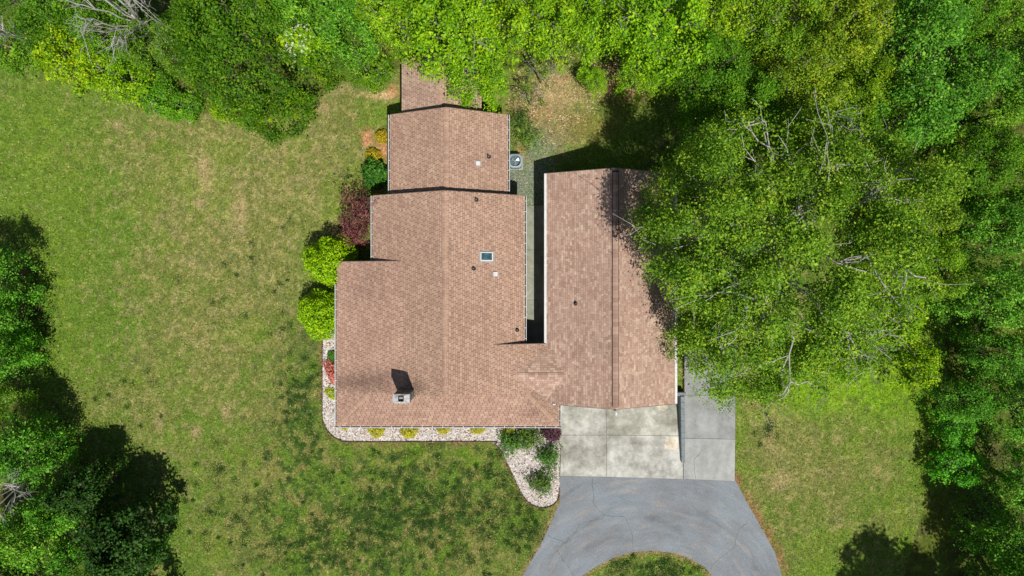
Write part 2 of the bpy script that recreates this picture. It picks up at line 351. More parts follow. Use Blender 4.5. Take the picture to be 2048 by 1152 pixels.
# ground sheet out to the horizon, lawn grid on top
def grid_mesh(name, x0, x1, y0, y1, nx, ny, z):
    xs = np.linspace(x0, x1, nx); ys = np.linspace(y0, y1, ny); X, Y = np.meshgrid(xs, ys)
    V = np.stack([X.ravel(), Y.ravel(), np.full(X.size, z)], 1)
    i = np.arange(nx * ny).reshape(ny, nx); F = np.stack([i[:-1, :-1], i[:-1, 1:], i[1:, 1:], i[1:, :-1]], -1).reshape(-1, 4)
    me = bpy.data.meshes.new(name); me.vertices.add(len(V)); me.loops.add(F.size); me.polygons.add(len(F))
    me.vertices.foreach_set('co', V.astype(np.float32).ravel()); me.loops.foreach_set('vertex_index', F.astype(np.int32).ravel())
    me.polygons.foreach_set('loop_start', np.arange(0, F.size, 4, dtype=np.int32)); me.polygons.foreach_set('loop_total', np.full(len(F), 4, np.int32)); me.update()
    at = me.attributes.new('tone', 'FLOAT_COLOR', 'POINT'); arr = np.ones((len(V), 4), np.float32); arr[:, :3] = lawn_colour(V[:, 0], V[:, 1]); at.data.foreach_set('color', arr.ravel())
    return me
tag(link('ground', grid_mesh('ground', -900, 900, -900, 900, 120, 120, -0.03), M['lawn']), kind='structure')
tag(link('lawn', grid_mesh('lawn', -37, 37, -22, 22, 640, 380, 0.0), M['lawn']), kind='structure')

# driveway, apron slabs, pad slabs, walk
mb = MB(); mb.prism(DRIVE[::-1] if False else DRIVE, -0.06, 0.016)
drive = tag(mb.build('driveway', M['asphalt']), kind='structure')
def strip(pts, w, z0, z1, jitter=0.0):
    mb = MB(); L = []; R = []
    for i, (x, y) in enumerate(pts):
        a = pts[max(i - 1, 0)]; c = pts[min(i + 1, len(pts) - 1)]; d = math.hypot(c[0] - a[0], c[1] - a[1]) or 1
        nx, ny = -(c[1] - a[1]) / d, (c[0] - a[0]) / d; ww = w * (1 + random.uniform(-jitter, jitter)) / 2
        L.append((x + nx * ww, y + ny * ww)); R.append((x - nx * ww, y - ny * ww))
    for i in range(len(pts) - 1):
        q = [R[i], R[i + 1], L[i + 1], L[i]]
        mb.prism(q, z0, z1)
    return mb
def wiggle(pts, step=0.12, amp=0.05):
    out = []
    for (x0, y0), (x1, y1) in zip(pts[:-1], pts[1:]):
        n = max(1, int(math.hypot(x1 - x0, y1 - y0) / step))
        for k in range(n):
            t = k / n; out.append((x0 + (x1 - x0) * t + random.uniform(-amp, amp), y0 + (y1 - y0) * t + random.uniform(-amp, amp)))
    out.append(pts[-1]); return out
def Z6(pts): return [P(1000 + a / 3.2, 940 + b2 / 3.2) for a, b2 in pts]
for cr in [[(590, 45), (597, 120), (597, 200), (625, 250), (670, 290), (735, 297), (795, 295)], [(795, 295), (830, 360), (848, 440), (857, 520)],
           [(670, 305), (590, 325), (510, 345), (470, 410), (420, 465), (360, 500)], [(295, 415), (420, 465)], [(360, 510), (400, 570), (440, 620), (470, 678), (500, 740)],
           [(1585, 335), (1525, 390), (1500, 490), (1440, 540), (1380, 590), (1345, 635)]]:
    strip(wiggle(Z6(cr)), 0.02, 0.012, 0.0195, 0.6).build('crack', M['asphalt_crack'], drive)

def slab_thing(name, kind_label, polys, mat, zt, tints, base_poly):
    mb = MB(); mb.prism(base_poly, -0.08, zt - 0.025)
    root = tag(mb.build(name, M['joint']), kind='structure')
    for poly, tn in zip(polys, tints):
        cx = sum(p[0] for p in poly) / len(poly); cy = sum(p[1] for p in poly) / len(poly)
        g = 0.012
        def inset(p):
            dx, dy = p[0] - cx, p[1] - cy
            return (p[0] - math.copysign(g, dx), p[1] - math.copysign(g, dy))
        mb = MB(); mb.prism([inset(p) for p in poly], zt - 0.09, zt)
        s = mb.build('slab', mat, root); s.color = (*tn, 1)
    return root
def ccw(p):
    a = sum(p[i][0] * p[(i + 1) % len(p)][1] - p[(i + 1) % len(p)][0] * p[i][1] for i in range(len(p)))
    return p if a > 0 else p[::-1]
apron = slab_thing('apron', 'a', [ccw(PL(q)) for q in [[(1108, 785), (1213, 785), (1213, 870), (1117, 870), (1114, 840)], [(1213, 785), (1366, 785), (1366, 871.5), (1213, 870)],
                                   [(1117, 870), (1213, 870), (1213, 953.5), (1120, 952), (1121.5, 910)], [(1213, 870), (1366, 871.5), (1366, 958), (1213, 953.5)]]],
                   M['concrete'], 0.05, [(.95, .95, .92), (.93, .93, .87), (.98, .98, .95), (1.05, 1.05, 1.05)], ccw(APRON))
mb = MB(); mb.prism(ccw(PL([(1331, 873), (1355, 875), (1354, 899), (1328, 898)])), 0.03, 0.055); o = mb.build('patch', M['concrete'], apron); o.color = (1.45, 1.30, 1.12, 1); o['label'] = 'pale tan rectangular repair patch'
mb = MB(); mb.prism(ccw(PL([(1314, 812), (1330, 807), (1337, 814), (1328, 822), (1318, 820)])), 0.03, 0.055); o = mb.build('patch', M['concrete'], apron); o.color = (1.35, 1.27, 1.1, 1)
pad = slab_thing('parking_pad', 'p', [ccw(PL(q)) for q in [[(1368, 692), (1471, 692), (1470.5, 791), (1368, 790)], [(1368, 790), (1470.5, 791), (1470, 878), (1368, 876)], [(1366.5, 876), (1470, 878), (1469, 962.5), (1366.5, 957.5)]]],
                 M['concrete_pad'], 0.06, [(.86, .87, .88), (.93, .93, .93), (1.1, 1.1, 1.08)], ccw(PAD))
for cr in [[(1230, 880), (1205, 920), (1175, 945), (1180, 1000), (1188, 1075)], [(1150, 790), (1145, 960)]][:1]:
    strip(wiggle([P(1040 + a / 3.389, 640 + b2 / 3.389) for a, b2 in cr], 0.1, 0.02), 0.018, 0.055, 0.0635, 0.5).build('crack', M['asphalt_crack'], pad)
walk = slab_thing('walkway', 'w', [ccw(PL(q)) for q in [[(1044, 411), (1108, 411), (1108, 500), (1044, 500)], [(1044, 500), (1108, 500), (1108, 600), (1044, 600)], [(1044, 600), (1108, 600), (1108, 712), (1044, 712)]]],
                  M['walk'], 0.05, [(1.0, 1.02, .96), (1.06, 1.06, 1.02), (1, 1, .97)], ccw(PL([(1044, 411), (1108, 411), (1108, 712), (1044, 712)])))
mb = MB(); mb.prism(BED if ccw(BED) is BED else BED[::-1], -0.05, 0.02)
bed = tag(mb.build('gravel_bed', M['gravel_base']), kind='structure')
for q in ([(735, 268), (742, 262), (745, 272), (741, 285), (733, 291), (729, 284)], [(760, 290), (776, 284), (778, 318), (768, 322), (761, 308)]):
    pass

# ------------------------------------------------------------------ house: roof planes
RX, EZ, SL = -3.95, 2.7, 0.48                   # main ridge x, eave height, slope
CXL, CXR, CYN, CYS = -8.63, 0.775, 5.72, -6.40
MRZ = EZ + SL * 4.69
BXL, BXR, BYN, BYS = -7.575, -0.263, 10.76, 5.2
BRX, BEZ = -3.92, 2.6
AXL, AXR, AYN, AYS = -6.88, -1.90, 14.3, 10.3
ARX, AEZ, ASL = -4.39, 2.4, 0.40
XEL, XER, YEF, XZ = -10.91, 2.93, -8.59, 2.5     # porch skirt eaves
ESL = 0.268
YXL, YXR = 1.63, -3.45                           # north ends of the left and right extension
GXL, GXR, GYN, GYS, GSL = 2.138, 10.10, 7.09, -7.17, 0.49
GRX = (GXL + GXR) / 2
KY, KZ, KSL = -5.31, 3.27, 0.345                 # saddle between house and garage
planes = {}
def plane(name, poly, fn, down, style, expo=0.143):
    planes[name] = dict(poly=ccw(poly), fn=fn, down=down, style=style, expo=expo)
# name, outline, height function, downhill direction
plane('A_w', [(AXL, AYS), (ARX, AYS), (ARX, AYN), (AXL, AYN)], lambda x, y: AEZ + ASL * (x - AXL), (-1, 0), 'tab')
plane('A_e', [(ARX, AYS), (AXR, AYS), (AXR, AYN), (ARX, AYN)], lambda x, y: AEZ + ASL * (AXR - x), (1, 0), 'tab')
plane('B_w', [(BXL, BYS), (BRX, BYS), (BRX, BYN), (BXL, BYN)], lambda x, y: BEZ + SL * (x - BXL), (-1, 0), 'tab')
plane('B_e', [(BRX, BYS), (BXR, BYS), (BXR, BYN), (BRX, BYN)], lambda x, y: BEZ + SL * (BXR - x), (1, 0), 'tab')
xl_join = -6.66; xr_join = -1.18; zj = EZ + SL * (xl_join - CXL); zjr = EZ + SL * (CXR - xr_join)
eslL = (zj - XZ) / (xl_join - XEL); eslR = (zjr - XZ) / (XER - xr_join)
fL = lambda x, y: XZ + eslL * (x - XEL)
fR = lambda x, y: XZ + eslR * (XER - x)
fF = lambda x, y: XZ + ESL * (y - YEF)
plane('C_w', [(CXL, YXL - .3), (RX, YXL - .3), (RX, CYN), (CXL, CYN)], lambda x, y: EZ + SL * (x - CXL), (-1, 0), 'tab')
plane('C_e', [(RX, YXR - .3), (CXR, YXR - .3), (CXR, CYN), (RX, CYN)], lambda x, y: EZ + SL * (CXR - x), (1, 0), 'tab')
plane('D_w', [(xl_join, CYS), (RX, CYS), (RX, YXL - .3), (xl_join, YXL - .3)], lambda x, y: EZ + SL * (x - CXL), (-1, 0), 'tab')
plane('D_e', [(RX, CYS), (xr_join, CYS), (xr_join, YXR - .3), (RX, YXR - .3)], lambda x, y: EZ + SL * (CXR - x), (1, 0), 'tab')
hipL = (CYS - YEF) * ESL / eslL; hipR = (CYS - YEF) * ESL / eslR
plane('L', [(XEL, CYS), (xl_join, CYS), (xl_join, YXL), (XEL, YXL)], fL, (-1, 0), 'tab')
plane('L2', [(XEL, YEF), (XEL + hipL, CYS), (XEL, CYS)], fL, (-1, 0), 'tab')
plane('R', [(XER, CYS), (XER, YXR), (xr_join, YXR), (xr_join, CYS)], fR, (1, 0), 'tab')
plane('R2', [(XER, YEF), (XER, CYS), (XER - hipR, CYS)], fR, (1, 0), 'tab')
plane('F', [(XEL, YEF), (XER, YEF), (XER - hipR, CYS), (XEL + hipL, CYS)], fF, (0, -1), 'tab')
plane('G_w', [(GXL, GYS), (GRX, GYS), (GRX, GYN), (GXL, GYN)], lambda x, y: EZ + GSL * (x - GXL), (-1, 0), 'lam')
plane('G_e', [(GRX, GYS), (GXR, GYS), (GXR, GYN), (GRX, GYN)], lambda x, y: EZ + GSL * (GXR - x), (1, 0), 'lam')
plane('K_n', [(-0.6, KY), (4.4, KY), (4.4, KY + 1.75), (-0.6, KY + 1.75)], lambda x, y: KZ - KSL * (y - KY), (0, 1), 'lam')
plane('K_s', [(-0.6, KY - 1.75), (4.4, KY - 1.75), (4.4, KY), (-0.6, KY)], lambda x, y: KZ - KSL * (KY - y), (0, -1), 'lam')

def pin(poly, x, y, e=1e-6):
    for i in range(len(poly)):
        x0, y0 = poly[i]; x1, y1 = poly[(i + 1) % len(poly)]
        if (x1 - x0) * (y - y0) - (y1 - y0) * (x - x0) < -e: return False
    return True
def roof_z(x, y, skip=None):
    z = 0.0
    for k, p in planes.items():
        if k != skip and pin(p['poly'], x, y): z = max(z, p['fn'](x, y))
    return z
def roof_pt(px, py):
    z = 3.0
    for _ in range(12):
        x, y = P(px, py, z); z = roof_z(x, y)
    return x, y, z

house = empty('house', (RX, 0, 0), 'single storey house with brown shingle roof, chimney and attached garage wing', 'house')
hloc = Vector(house.location)
def part(o, parent=house):
    o.parent = parent
    if parent is house: o.location = o.location - hloc
    return o
def hb(mb, name, m, parent=house, smooth=False):       # part in world coordinates under the house
    o = mb.build(name, m, parent, smooth)
    o.location = -hloc if parent is house else (0, 0, 0)
    return o

def clip(poly, region):
    for i in range(len(region)):
        x0, y0 = region[i]; x1, y1 = region[(i + 1) % len(region)]
        out = []; n = len(poly)
        for k in range(n):
            a, b2 = poly[k], poly[(k + 1) % n]
            da = (x1 - x0) * (a[1] - y0) - (y1 - y0) * (a[0] - x0); db = (x1 - x0) * (b2[1] - y0) - (y1 - y0) * (b2[0] - x0)
            if da >= 0: out.append(a)
            if (da >= 0) != (db >= 0):
                t = da / (da - db); out.append((a[0] + (b2[0] - a[0]) * t, a[1] + (b2[1] - a[1]) * t))
        poly = out
        if len(poly) < 3: return []
    return poly
TABC = [(s2l(c) * .72 + s2l((183, 149, 125)) * .28) * (.98, 1.0, 1.05) for c in [(190, 156, 131), (182, 148, 124), (174, 140, 117), (186, 150, 128), (195, 163, 138), (167, 134, 114)]]
LAMC = [s2l(c) for c in [(187, 157, 139), (177, 146, 129), (196, 169, 149), (169, 137, 121), (182, 151, 134), (204, 179, 157)]]
STAINS = [P(700, 765, 3) + (1.6, 0.55, 0.42), P(755, 762, 3.4) + (1.0, .6, .34), P(836, 772, 3.8) + (.5, .45, .42), P(1075, 800, 2.8) + (.7, .6, .2), P(1085, 700, 2.7) + (.5, .5, .15), P(1070, 826, 2.6) + (.8, .35, .18), P(740, 560, 3) + (1.2, 2.6, .12), P(1330, 540, 3.2) + (1.2, 2.0, .15)]
def stain(x, y):
    v = 1.0
    for sx, sy, rx, ry, k in STAINS: v *= 1 - k * math.exp(-((x - sx) / rx) ** 2 - ((y - sy) / ry) ** 2)
    return v
rr = random.Random(11)
def tab_prism(mb, poly, fn, vfun, e, col, lift0=0.016, lift1=0.005):
    top = [(x, y, fn(x, y) + lift0 + (lift1 - lift0) * vfun(x, y)) for x, y in poly]
    bot = [(x, y, fn(x, y) - 0.002) for x, y in poly]
    mb.face(top, col); n = len(poly)
    for i in range(n):
        j = (i + 1) % n; mb.face([bot[i], bot[j], top[j], top[i]], col)
singles = []
def shingle(key, mb):
    p = planes[key]; poly = p['poly']; dx, dy = p['down']; fn = p['fn']
    s = (fn(0, 0) - fn(dx, dy)); e = p['expo'] / math.sqrt(1 + s * s)
    ux, uy = -dy, dx
    us = [x * ux + y * uy for x, y in poly]; vsn = [-(x * dx + y * dy) for x, y in poly]
    u0, u1, v0, v1 = min(us), max(us), min(vsn), max(vsn)
    k = 0; v = v0 - 0.02
    while v < v1:
        u = u0 - rr.uniform(0, .3) if p['style'] == 'lam' else u0 - (0.305 / 2 if k % 2 else 0) - 0.05 * (k % 3)
        run = 0
        while u < u1:
            w = 0.305 if p['style'] == 'tab' else rr.choice((.12, .18, .24, .33))
            gu, gv = (0.011, 0.009) if p['style'] == 'tab' else (0.004, 0.007)
            q = [(u + gu, v), (u + w - gu, v), (u + w - gu, v + e - gv), (u + gu, v + e - gv)]
            xy = ccw([(a * ux - b2 * dx, a * uy - b2 * dy) for a, b2 in q])
            cp = clip(xy, poly)
            full = len(cp) == 4 and all(abs(a[0] - b2[0]) + abs(a[1] - b2[1]) < 1e-6 for a, b2 in zip(sorted(cp), sorted(xy)))
            if len(cp) >= 3:
                cx = sum(a[0] for a in cp) / len(cp); cy = sum(a[1] for a in cp) / len(cp)
                if fn(cx, cy) > roof_z(cx, cy, key) - 0.10:
                    if p['style'] == 'tab': col = TABC[rr.randrange(6)] * rr.uniform(0.93, 1.06)
                    else: col = LAMC[min(5, int(abs(rr.gauss(0, 1)) * 2.3))] * rr.uniform(0.95, 1.05)
                    if key in ('L', 'L2', 'F'): col = col * np.array((0.98, 0.96, 0.98))
                    if key in ('A_w', 'A_e'): col = col * (1.0, 1.04, 1.1)
                    col = col * stain(cx, cy) * (.90 + .2 * float(fbm(np.array([cx]), np.array([cy]), .55, 91, 3)[0]))
                    if full and p['style'] == 'tab' and key in ('C_w', 'C_e', 'D_w', 'D_e') and v1 - v < 0.75 and len(singles) < 300 and -6 < cy < 5.4 and v1 - v > 0.16:
                        singles.append((key, xy, cx, cy, v, col, e))
                    else:
                        vv = v
                        tab_prism(mb, cp, fn, lambda x, y: (-(x * dx + y * dy) - vv) / e, e, col)
            u += w
        v += e; k += 1

def deck(name, keys, thick=0.16):
    mb = MB()
    for k in keys:
        p = planes[k]; mb.prism(p['poly'], lambda x, y, f=p['fn']: f(x, y) - thick, p['fn'])
    return hb(mb, name, M['deck'])
sections = [('rear_porch_roof', ['A_w', 'A_e']), ('rear_roof', ['B_w', 'B_e']), ('main_roof', ['C_w', 'C_e', 'D_w', 'D_e']), ('porch_roof', ['L', 'L2', 'F', 'R', 'R2']), ('garage_roof', ['G_w', 'G_e']), ('saddle_roof', ['K_n', 'K_s'])]
roofs = {}
def cap_run(mb, a, b2, fnz, half, drop, pal, step=0.16, lift=0.02):
    """cap shingles along a ridge or hip from a to b2, folded over it"""
    L = math.hypot(b2[0] - a[0], b2[1] - a[1]); n = int(L / step); d = ((b2[0] - a[0]) / L, (b2[1] - a[1]) / L); nx, ny = -d[1], d[0]
    for i in range(n):
        t0 = i * step; t1 = (i + 1) * step * 1.0 - 0.006; col = pal[rr.randrange(len(pal))] * rr.uniform(.88, 1.02)
        for sgn in (-1, 1):
            p0 = (a[0] + d[0] * t0, a[1] + d[1] * t0); p1 = (a[0] + d[0] * t1, a[1] + d[1] * t1)
            q0 = (p0[0] + nx * half * sgn, p0[1] + ny * half * sgn); q1 = (p1[0] + nx * half * sgn, p1[1] + ny * half * sgn)
            z0 = fnz(*p0) + lift; z1 = fnz(*p1) + lift
            pts = [(*p0, z0), (*p1, z1 + 0.008), (*q1, z1 - drop + 0.008), (*q0, z0 - drop)]
            bot = [(x, y, z - 0.012) for x, y, z in pts]
            mb.face(pts if sgn < 0 else pts[::-1], col)
            for i2 in range(4): mb.face([bot[i2], bot[(i2 + 1) % 4], pts[(i2 + 1) % 4], pts[i2]], col)
for nm, keys in sections:
    r = deck(nm, keys, 0.03 if nm == 'saddle_roof' else 0.16); roofs[nm] = r
    mb = MB()
    for k in keys: shingle(k, mb)
    if nm == 'main_roof': cap_run(mb, (RX, CYS + .02), (RX, CYN - .02), lambda x, y: MRZ, .14, .058, TABC)
    if nm == 'rear_roof': cap_run(mb, (BRX, CYN - .3), (BRX, BYN - .02), lambda x, y: BEZ + SL * (x - BXL), .14, .058, TABC)
    if nm == 'rear_porch_roof': cap_run(mb, (ARX, AYS), (ARX, AYN - .02), lambda x, y: AEZ + ASL * (x - AXL), .14, .05, TABC)
    if nm == 'porch_roof':
        cap_run(mb, (XEL + .03, YEF + .03), (XEL + hipL - .02, CYS - .02), fL, .13, .022, TABC[:3])
        cap_run(mb, (XER - .03, YEF + .03), (XER - hipR + .02, CYS - .02), fR, .13, .022, TABC[:3])
    if nm == 'saddle_roof': cap_run(mb, (0.2, KY), (3.3, KY), lambda x, y: KZ, .13, .035, LAMC[:4], .2)
    tag(hb(mb, 'shingles', M['shingle'], r), kind='stuff')
# single shingles nearest the camera: parts of their own (shared mesh per roof side)
smesh = {}
for key, xy, cx, cy, v, col, e in singles:
    p = planes[key]; fn = p['fn']; dx, dy = p['down']
    side = (dx, dy)
    if side not in smesh:
        mb = MB(); rel = [(x - cx, y - cy) for x, y in xy]; g = lambda x, y: fn(x + cx, y + cy) - fn(cx, cy)
        tab_prism(mb, rel, g, lambda x, y: (-((x + cx) * dx + (y + cy) * dy) - v) / e, e, (1, 1, 1))
        smesh[side] = mb.mesh('shingle'); smesh[side].materials.append(M['shingle_one'])
    o = link('shingle', smesh[side], None, roofs['main_roof'], (cx, cy, fn(cx, cy))); o.color = (*[float(q) for q in col], 1)

# raised ridge vent on the garage: base strip and single cap shingles
GRZ = EZ + GSL * (GXR - GXL) / 2
mb = MB(); mb.box(GRX - .195, GRX + .195, GYS + .15, GYN - .15, GRZ - .11, GRZ + .012)  # black base, wider than the caps: draws a shadow line in colour each side
rv = hb(mb, 'ridge_vent', M['black'], roofs['garage_roof'])
mb = MB()
for s in (-1, 1):
    pts = [(0, 0, .075), (0, .235, .085), (s * .165, .235, .025), (s * .165, 0, .015)]; bot = [(x, y, z - .014) for x, y, z in pts]
    mb.face(pts if s < 0 else pts[::-1])
    for i in range(4): mb.face([bot[i], bot[(i + 1) % 4], pts[(i + 1) % 4], pts[i]])
capm = mb.mesh('ridge_cap'); capm.materials.append(M['shingle_one'])
ny_ = int((GYN - GYS - .2) / .24)
for i in range(ny_):
    o = link('ridge_cap', capm, None, roofs['garage_roof'], (GRX, GYS + .1 + i * .24, GRZ)); c = LAMC[rr.choice((0, 1, 1, 3, 3, 4))] * rr.uniform(.8, 1.0); o.color = (*[float(q) for q in c], 1)

# walls under the roofs
def wall_block(x0, x1, y0, y1, z):
    mb = MB(); mb.box(x0, x1, y0, y1, -0.05, z); return mb
def gable_block(x0, x1, y0, y1, z, xr, zr):
    mb = MB(); prof = [(x0, 0), (x1, 0), (x1, z), (xr, zr), (x0, z)]
    mb.face([(x, y0, q) for x, q in prof]); mb.face([(x, y1, q) for x, q in prof][::-1])
    for i in range(5):
        a = prof[i]; b2 = prof[(i + 1) % 5]; mb.face([(a[0], y0, a[1]), (a[0], y1, a[1]), (b2[0], y1, b2[1]), (b2[0], y0, b2[1])])
    return mb
hb(gable_block(CXL + .35, CXR - .35, CYS + .25, CYN - .25, 2.68, RX, MRZ - .22), 'wall', M['siding'])
hb(gable_block(BXL + .3, BXR - .3, 5.5, BYN - .3, 2.56, BRX, BEZ + SL * 3.65 - .22), 'wall', M['siding'])
hb(gable_block(AXL + .3, AXR - .3, BYN - .3, AYN - .3, 2.3, ARX, AEZ + ASL * 2.49 - .22), 'wall', M['siding'])
hb(gable_block(GXL + .35, GXR - .35, GYS + .3, GYN - .3, 2.68, GRX, GRZ - .22), 'wall', M['siding'])
hb(wall_block(XEL + .5, CXL + .35, CYS + .25, YXL - .3, 2.42), 'wall', M['siding'])
hb(wall_block(CXR - .35, GXL + .35, CYS + .25, YXR - .35, 2.42), 'wall', M['siding'])
for x in np.linspace(XEL + .35, XER - .35, 7):
    mb = MB(); mb.box(x - .06, x + .06, YEF + .3, YEF + .42, -.02, 2.42); hb(mb, 'porch_post', M['white'])

# gutters, fascia and rake trim
def gutter(a, b2, out, z, covered=False, w=0.125, hang=0.62):
    L = math.hypot(b2[0] - a[0], b2[1] - a[1]); d = ((b2[0] - a[0]) / L, (b2[1] - a[1]) / L)
    prof = [(0, -.12), (w * .72, -.12), (w, -.03), (w, .004), (w - .03, .004), (w - .03, -.012), (w - .016, -.03), (w * .66, -.105), (.012, -.105), (.012, .0), (0, .0)]
    if covered: prof = [(0, -.13), (w * .7, -.13), (w, -.02), (w * .93, .012), (0, .03)]
    mb = MB(); A = [(a[0] + out[0] * o, a[1] + out[1] * o, z + q) for o, q in prof]; B = [(b2[0] + out[0] * o, b2[1] + out[1] * o, z + q) for o, q in prof]
    n = len(prof)
    for i in range(n):
        j = (i + 1) % n; mb.face([A[i], A[j], B[j], B[i]])
    mb.face(A); mb.face(B[::-1])
    g = hb(mb, 'gutter', M['white'])
    if not covered:
        mb = MB(); q = [(a[0] + out[0] * .013, a[1] + out[1] * .013), (b2[0] + out[0] * .013, b2[1] + out[1] * .013), (b2[0] + out[0] * w * .68, b2[1] + out[1] * w * .68), (a[0] + out[0] * w * .68, a[1] + out[1] * w * .68)]
        mb.prism(ccw(q), z - .100, z - .07); hb(mb, 'leaf_debris', M['gutter_debris'], g)
        nh = int(L / hang)
        for i in range(nh):
            t = (i + .5) * L / nh; cx, cy = a[0] + d[0] * t, a[1] + d[1] * t
            mb = MB(); r = .016
            q = [(cx - d[0] * r, cy - d[1] * r), (cx + d[0] * r, cy + d[1] * r), (cx + d[0] * r + out[0] * w, cy + d[1] * r + out[1] * w), (cx - d[0] * r + out[0] * w, cy - d[1] * r + out[1] * w)]
            mb.prism(ccw(q), z + .005, z + .013); hb(mb, 'hanger', M['white'], g)
    return g
gutter((CXL, YXL), (CXL, CYN), (-1, 0), EZ - .01); gutter((CXR, YXR), (CXR, CYN), (1, 0), EZ - .01)
gutter((BXL, CYN + .02), (BXL, BYN), (-1, 0), BEZ - .01); gutter((BXR, CYN + .02), (BXR, BYN), (1, 0), BEZ - .01)
gutter((XEL, YEF), (XEL, YXL - 1.4), (-1, 0), XZ - .01); gutter((XEL - .12, YEF), (XER + .12, YEF), (0, -1), XZ - .012); gutter((XER, YEF), (XER, GYS - .02), (1, 0), XZ - .01)
gutter((GXL, YXR), (GXL, GYN), (-1, 0), EZ - .01, True, .15); gutter((GXR, GYS), (GXR, GYN), (1, 0), EZ - .01, True, .15)
def rake(a, b2, y, s, thick=.17):
    (xa, za), (xb, zb) = a, b2; mb = MB()
    q = [(xa, za), (xb, zb), (xb, zb - thick), (xa, za - thick)]
    y2 = y + s * .028
    mb.face([(x, y, z) for x, z in q]); mb.face([(x, y2, z) for x, z in q][::-1])
    for i in range(4): j = (i + 1) % 4; mb.face([(q[i][0], y, q[i][1]), (q[i][0], y2, q[i][1]), (q[j][0], y2, q[j][1]), (q[j][0], y, q[j][1])])
    hb(mb, 'rake_board', M['trim'])
e = .004
for (xl, xr, xm, zl, zm, y, s) in [(CXL, CXR, RX, EZ, MRZ, CYN + .004, 1), (BXL, BXR, BRX, BEZ, BEZ + SL * 3.655, BYN + .004, 1), (AXL, AXR, ARX, AEZ, AEZ + ASL * 2.49, AYN + .004, 1), (GXL, GXR, GRX, EZ, GRZ, GYN + .004, 1), (GXL + .8, GXR, GRX, EZ + .39, GRZ, GYS - .004, -1)]:
    rake((xl, zl - e), (xm, zm - e), y, s); rake((xm, zm - e), (xr, zl - e if xl != GXL + .8 else EZ - e), y, s)
rake((XEL, XZ - e), (xl_join, zj - e), YXL + .004, 1); rake((xr_join, zjr - e), (GXL - .01, fR(GXL, 0) - e), YXR + .004, 1)

# chimney of rough stones with a concrete crown and flue
cx0, cx1, cy0, cy1 = *sorted((P(786, 0, 5.9)[0], P(818, 0, 5.9)[0])), *sorted((P(0, 806, 5.9)[1], P(0, 789, 5.9)[1]))
cx1 += .02; ctop = 5.9
mb = MB(); mb.box(cx0 + .03, cx1 - .03, cy0 + .03, cy1 - .03, 3.0, ctop - .06); ch = hb(mb, 'chimney', M['mortar'])
STN = [s2l(c) for c in [(128, 122, 112), (150, 142, 128), (104, 99, 93), (140, 126, 108), (116, 116, 116)]]
cr = random.Random(4)
for side in range(4):
    z = 3.2
    while z < ctop - .12:
        hh = min(cr.uniform(.11, .17), ctop - .1 - z); t = 0
        Ls = (cx1 - cx0) if side < 2 else (cy1 - cy0)
        while t < Ls - .05:
            w = min(cr.uniform(.14, .3), Ls - t); dp = cr.uniform(.015, .045); a0, a1 = t + .01, t + w - .01
            mb = MB(); col = STN[cr.randrange(5)]
            if side == 0: q = (cx0 + a0, cx0 + a1, cy0 + .03 - dp, cy0 + .05)
            elif side == 1: q = (cx0 + a0, cx0 + a1, cy1 - .05, cy1 - .03 + dp)
            elif side == 2: q = (cx0 + .03 - dp, cx0 + .05, cy0 + a0, cy0 + a1)
            else: q = (cx1 - .05, cx1 - .03 + dp, cy0 + a0, cy0 + a1)
            mb.box(*q, z + .008, z + hh - .008, col); hb(mb, 'stone', M['stone'], ch)
            t += w
        z += hh
mx, my = (cx0 + cx1) / 2, (cy0 + cy1) / 2
mb = MB(); o0 = [(cx0 - .02, cy0 - .02), (cx1 + .02, cy0 - .02), (cx1 + .02, cy1 + .02), (cx0 - .02, cy1 + .02)]
i0 = [(mx - .16, my - .15), (mx + .16, my - .15), (mx + .16, my + .15), (mx - .16, my + .15)]
for i in range(4):
    j = (i + 1) % 4
    mb.face([(*o0[i], ctop - .08), (*o0[j], ctop - .08), (*o0[j], ctop), (*o0[i], ctop)]); mb.face([(*o0[i], ctop), (*o0[j], ctop), (*i0[j], ctop + .06), (*i0[i], ctop + .06)])
mb.face([(*p, ctop - .08) for p in o0][::-1]); hb(mb, 'chimney_crown', M['cap'], ch)
mb = MB(); t = .035
for (a, b2, c_, d_) in [(-.16, .16, -.15, -.15 + t), (-.16, .16, .15 - t, .15), (-.16, -.16 + t, -.15 + t, .15 - t), (.16 - t, .16, -.15 + t, .15 - t)]:
    mb.box(mx + a + .004, mx + b2 - .004, my + c_, my + d_, ctop - .3, ctop + .13)
mb.box(mx - .14, mx + .14, my - .13, my + .13, ctop - .34, ctop - .15); hb(mb, 'flue', M['rust'], ch)

# skylight
def on_roof(px, py): x, y, z = roof_pt(px, py); return x, y, z
x, y, z = on_roof(973.5, 513); w, hgt = .37, .27; f = lambda a, b2, o: z - SL * (a - x) + o
mb = MB()
for (a, b2, c_, d_) in [(-w, w, -hgt, -hgt + .055), (-w, w, hgt - .055, hgt), (-w, -w + .055, -hgt + .055, hgt - .055), (w - .055, w, -hgt + .055, hgt - .055)]:
    mb.prism([(x + a, y + c_), (x + b2, y + c_), (x + b2, y + d_), (x + a, y + d_)], lambda p, q: f(p, q, -.02), lambda p, q: f(p, q, .11))
sk = hb(mb, 'skylight', M['white'])
mb = MB(); mb.prism([(x - w + .05, y - hgt + .05), (x + w - .05, y - hgt + .05), (x + w - .05, y + hgt - .05), (x - w + .05, y + hgt - .05)], lambda p, q: f(p, q, .02), lambda p, q: f(p, q, .085)); hb(mb, 'pane', M['glass'], sk)
mb = MB(); mb.prism([(x - w - .09, y - hgt - .09), (x + w + .09, y - hgt - .09), (x + w + .09, y + hgt + .07), (x - w - .09, y + hgt + .07)], lambda p, q: f(p, q, .0), lambda p, q: f(p, q, .022)); hb(mb, 'flashing', M['pipe'], sk)
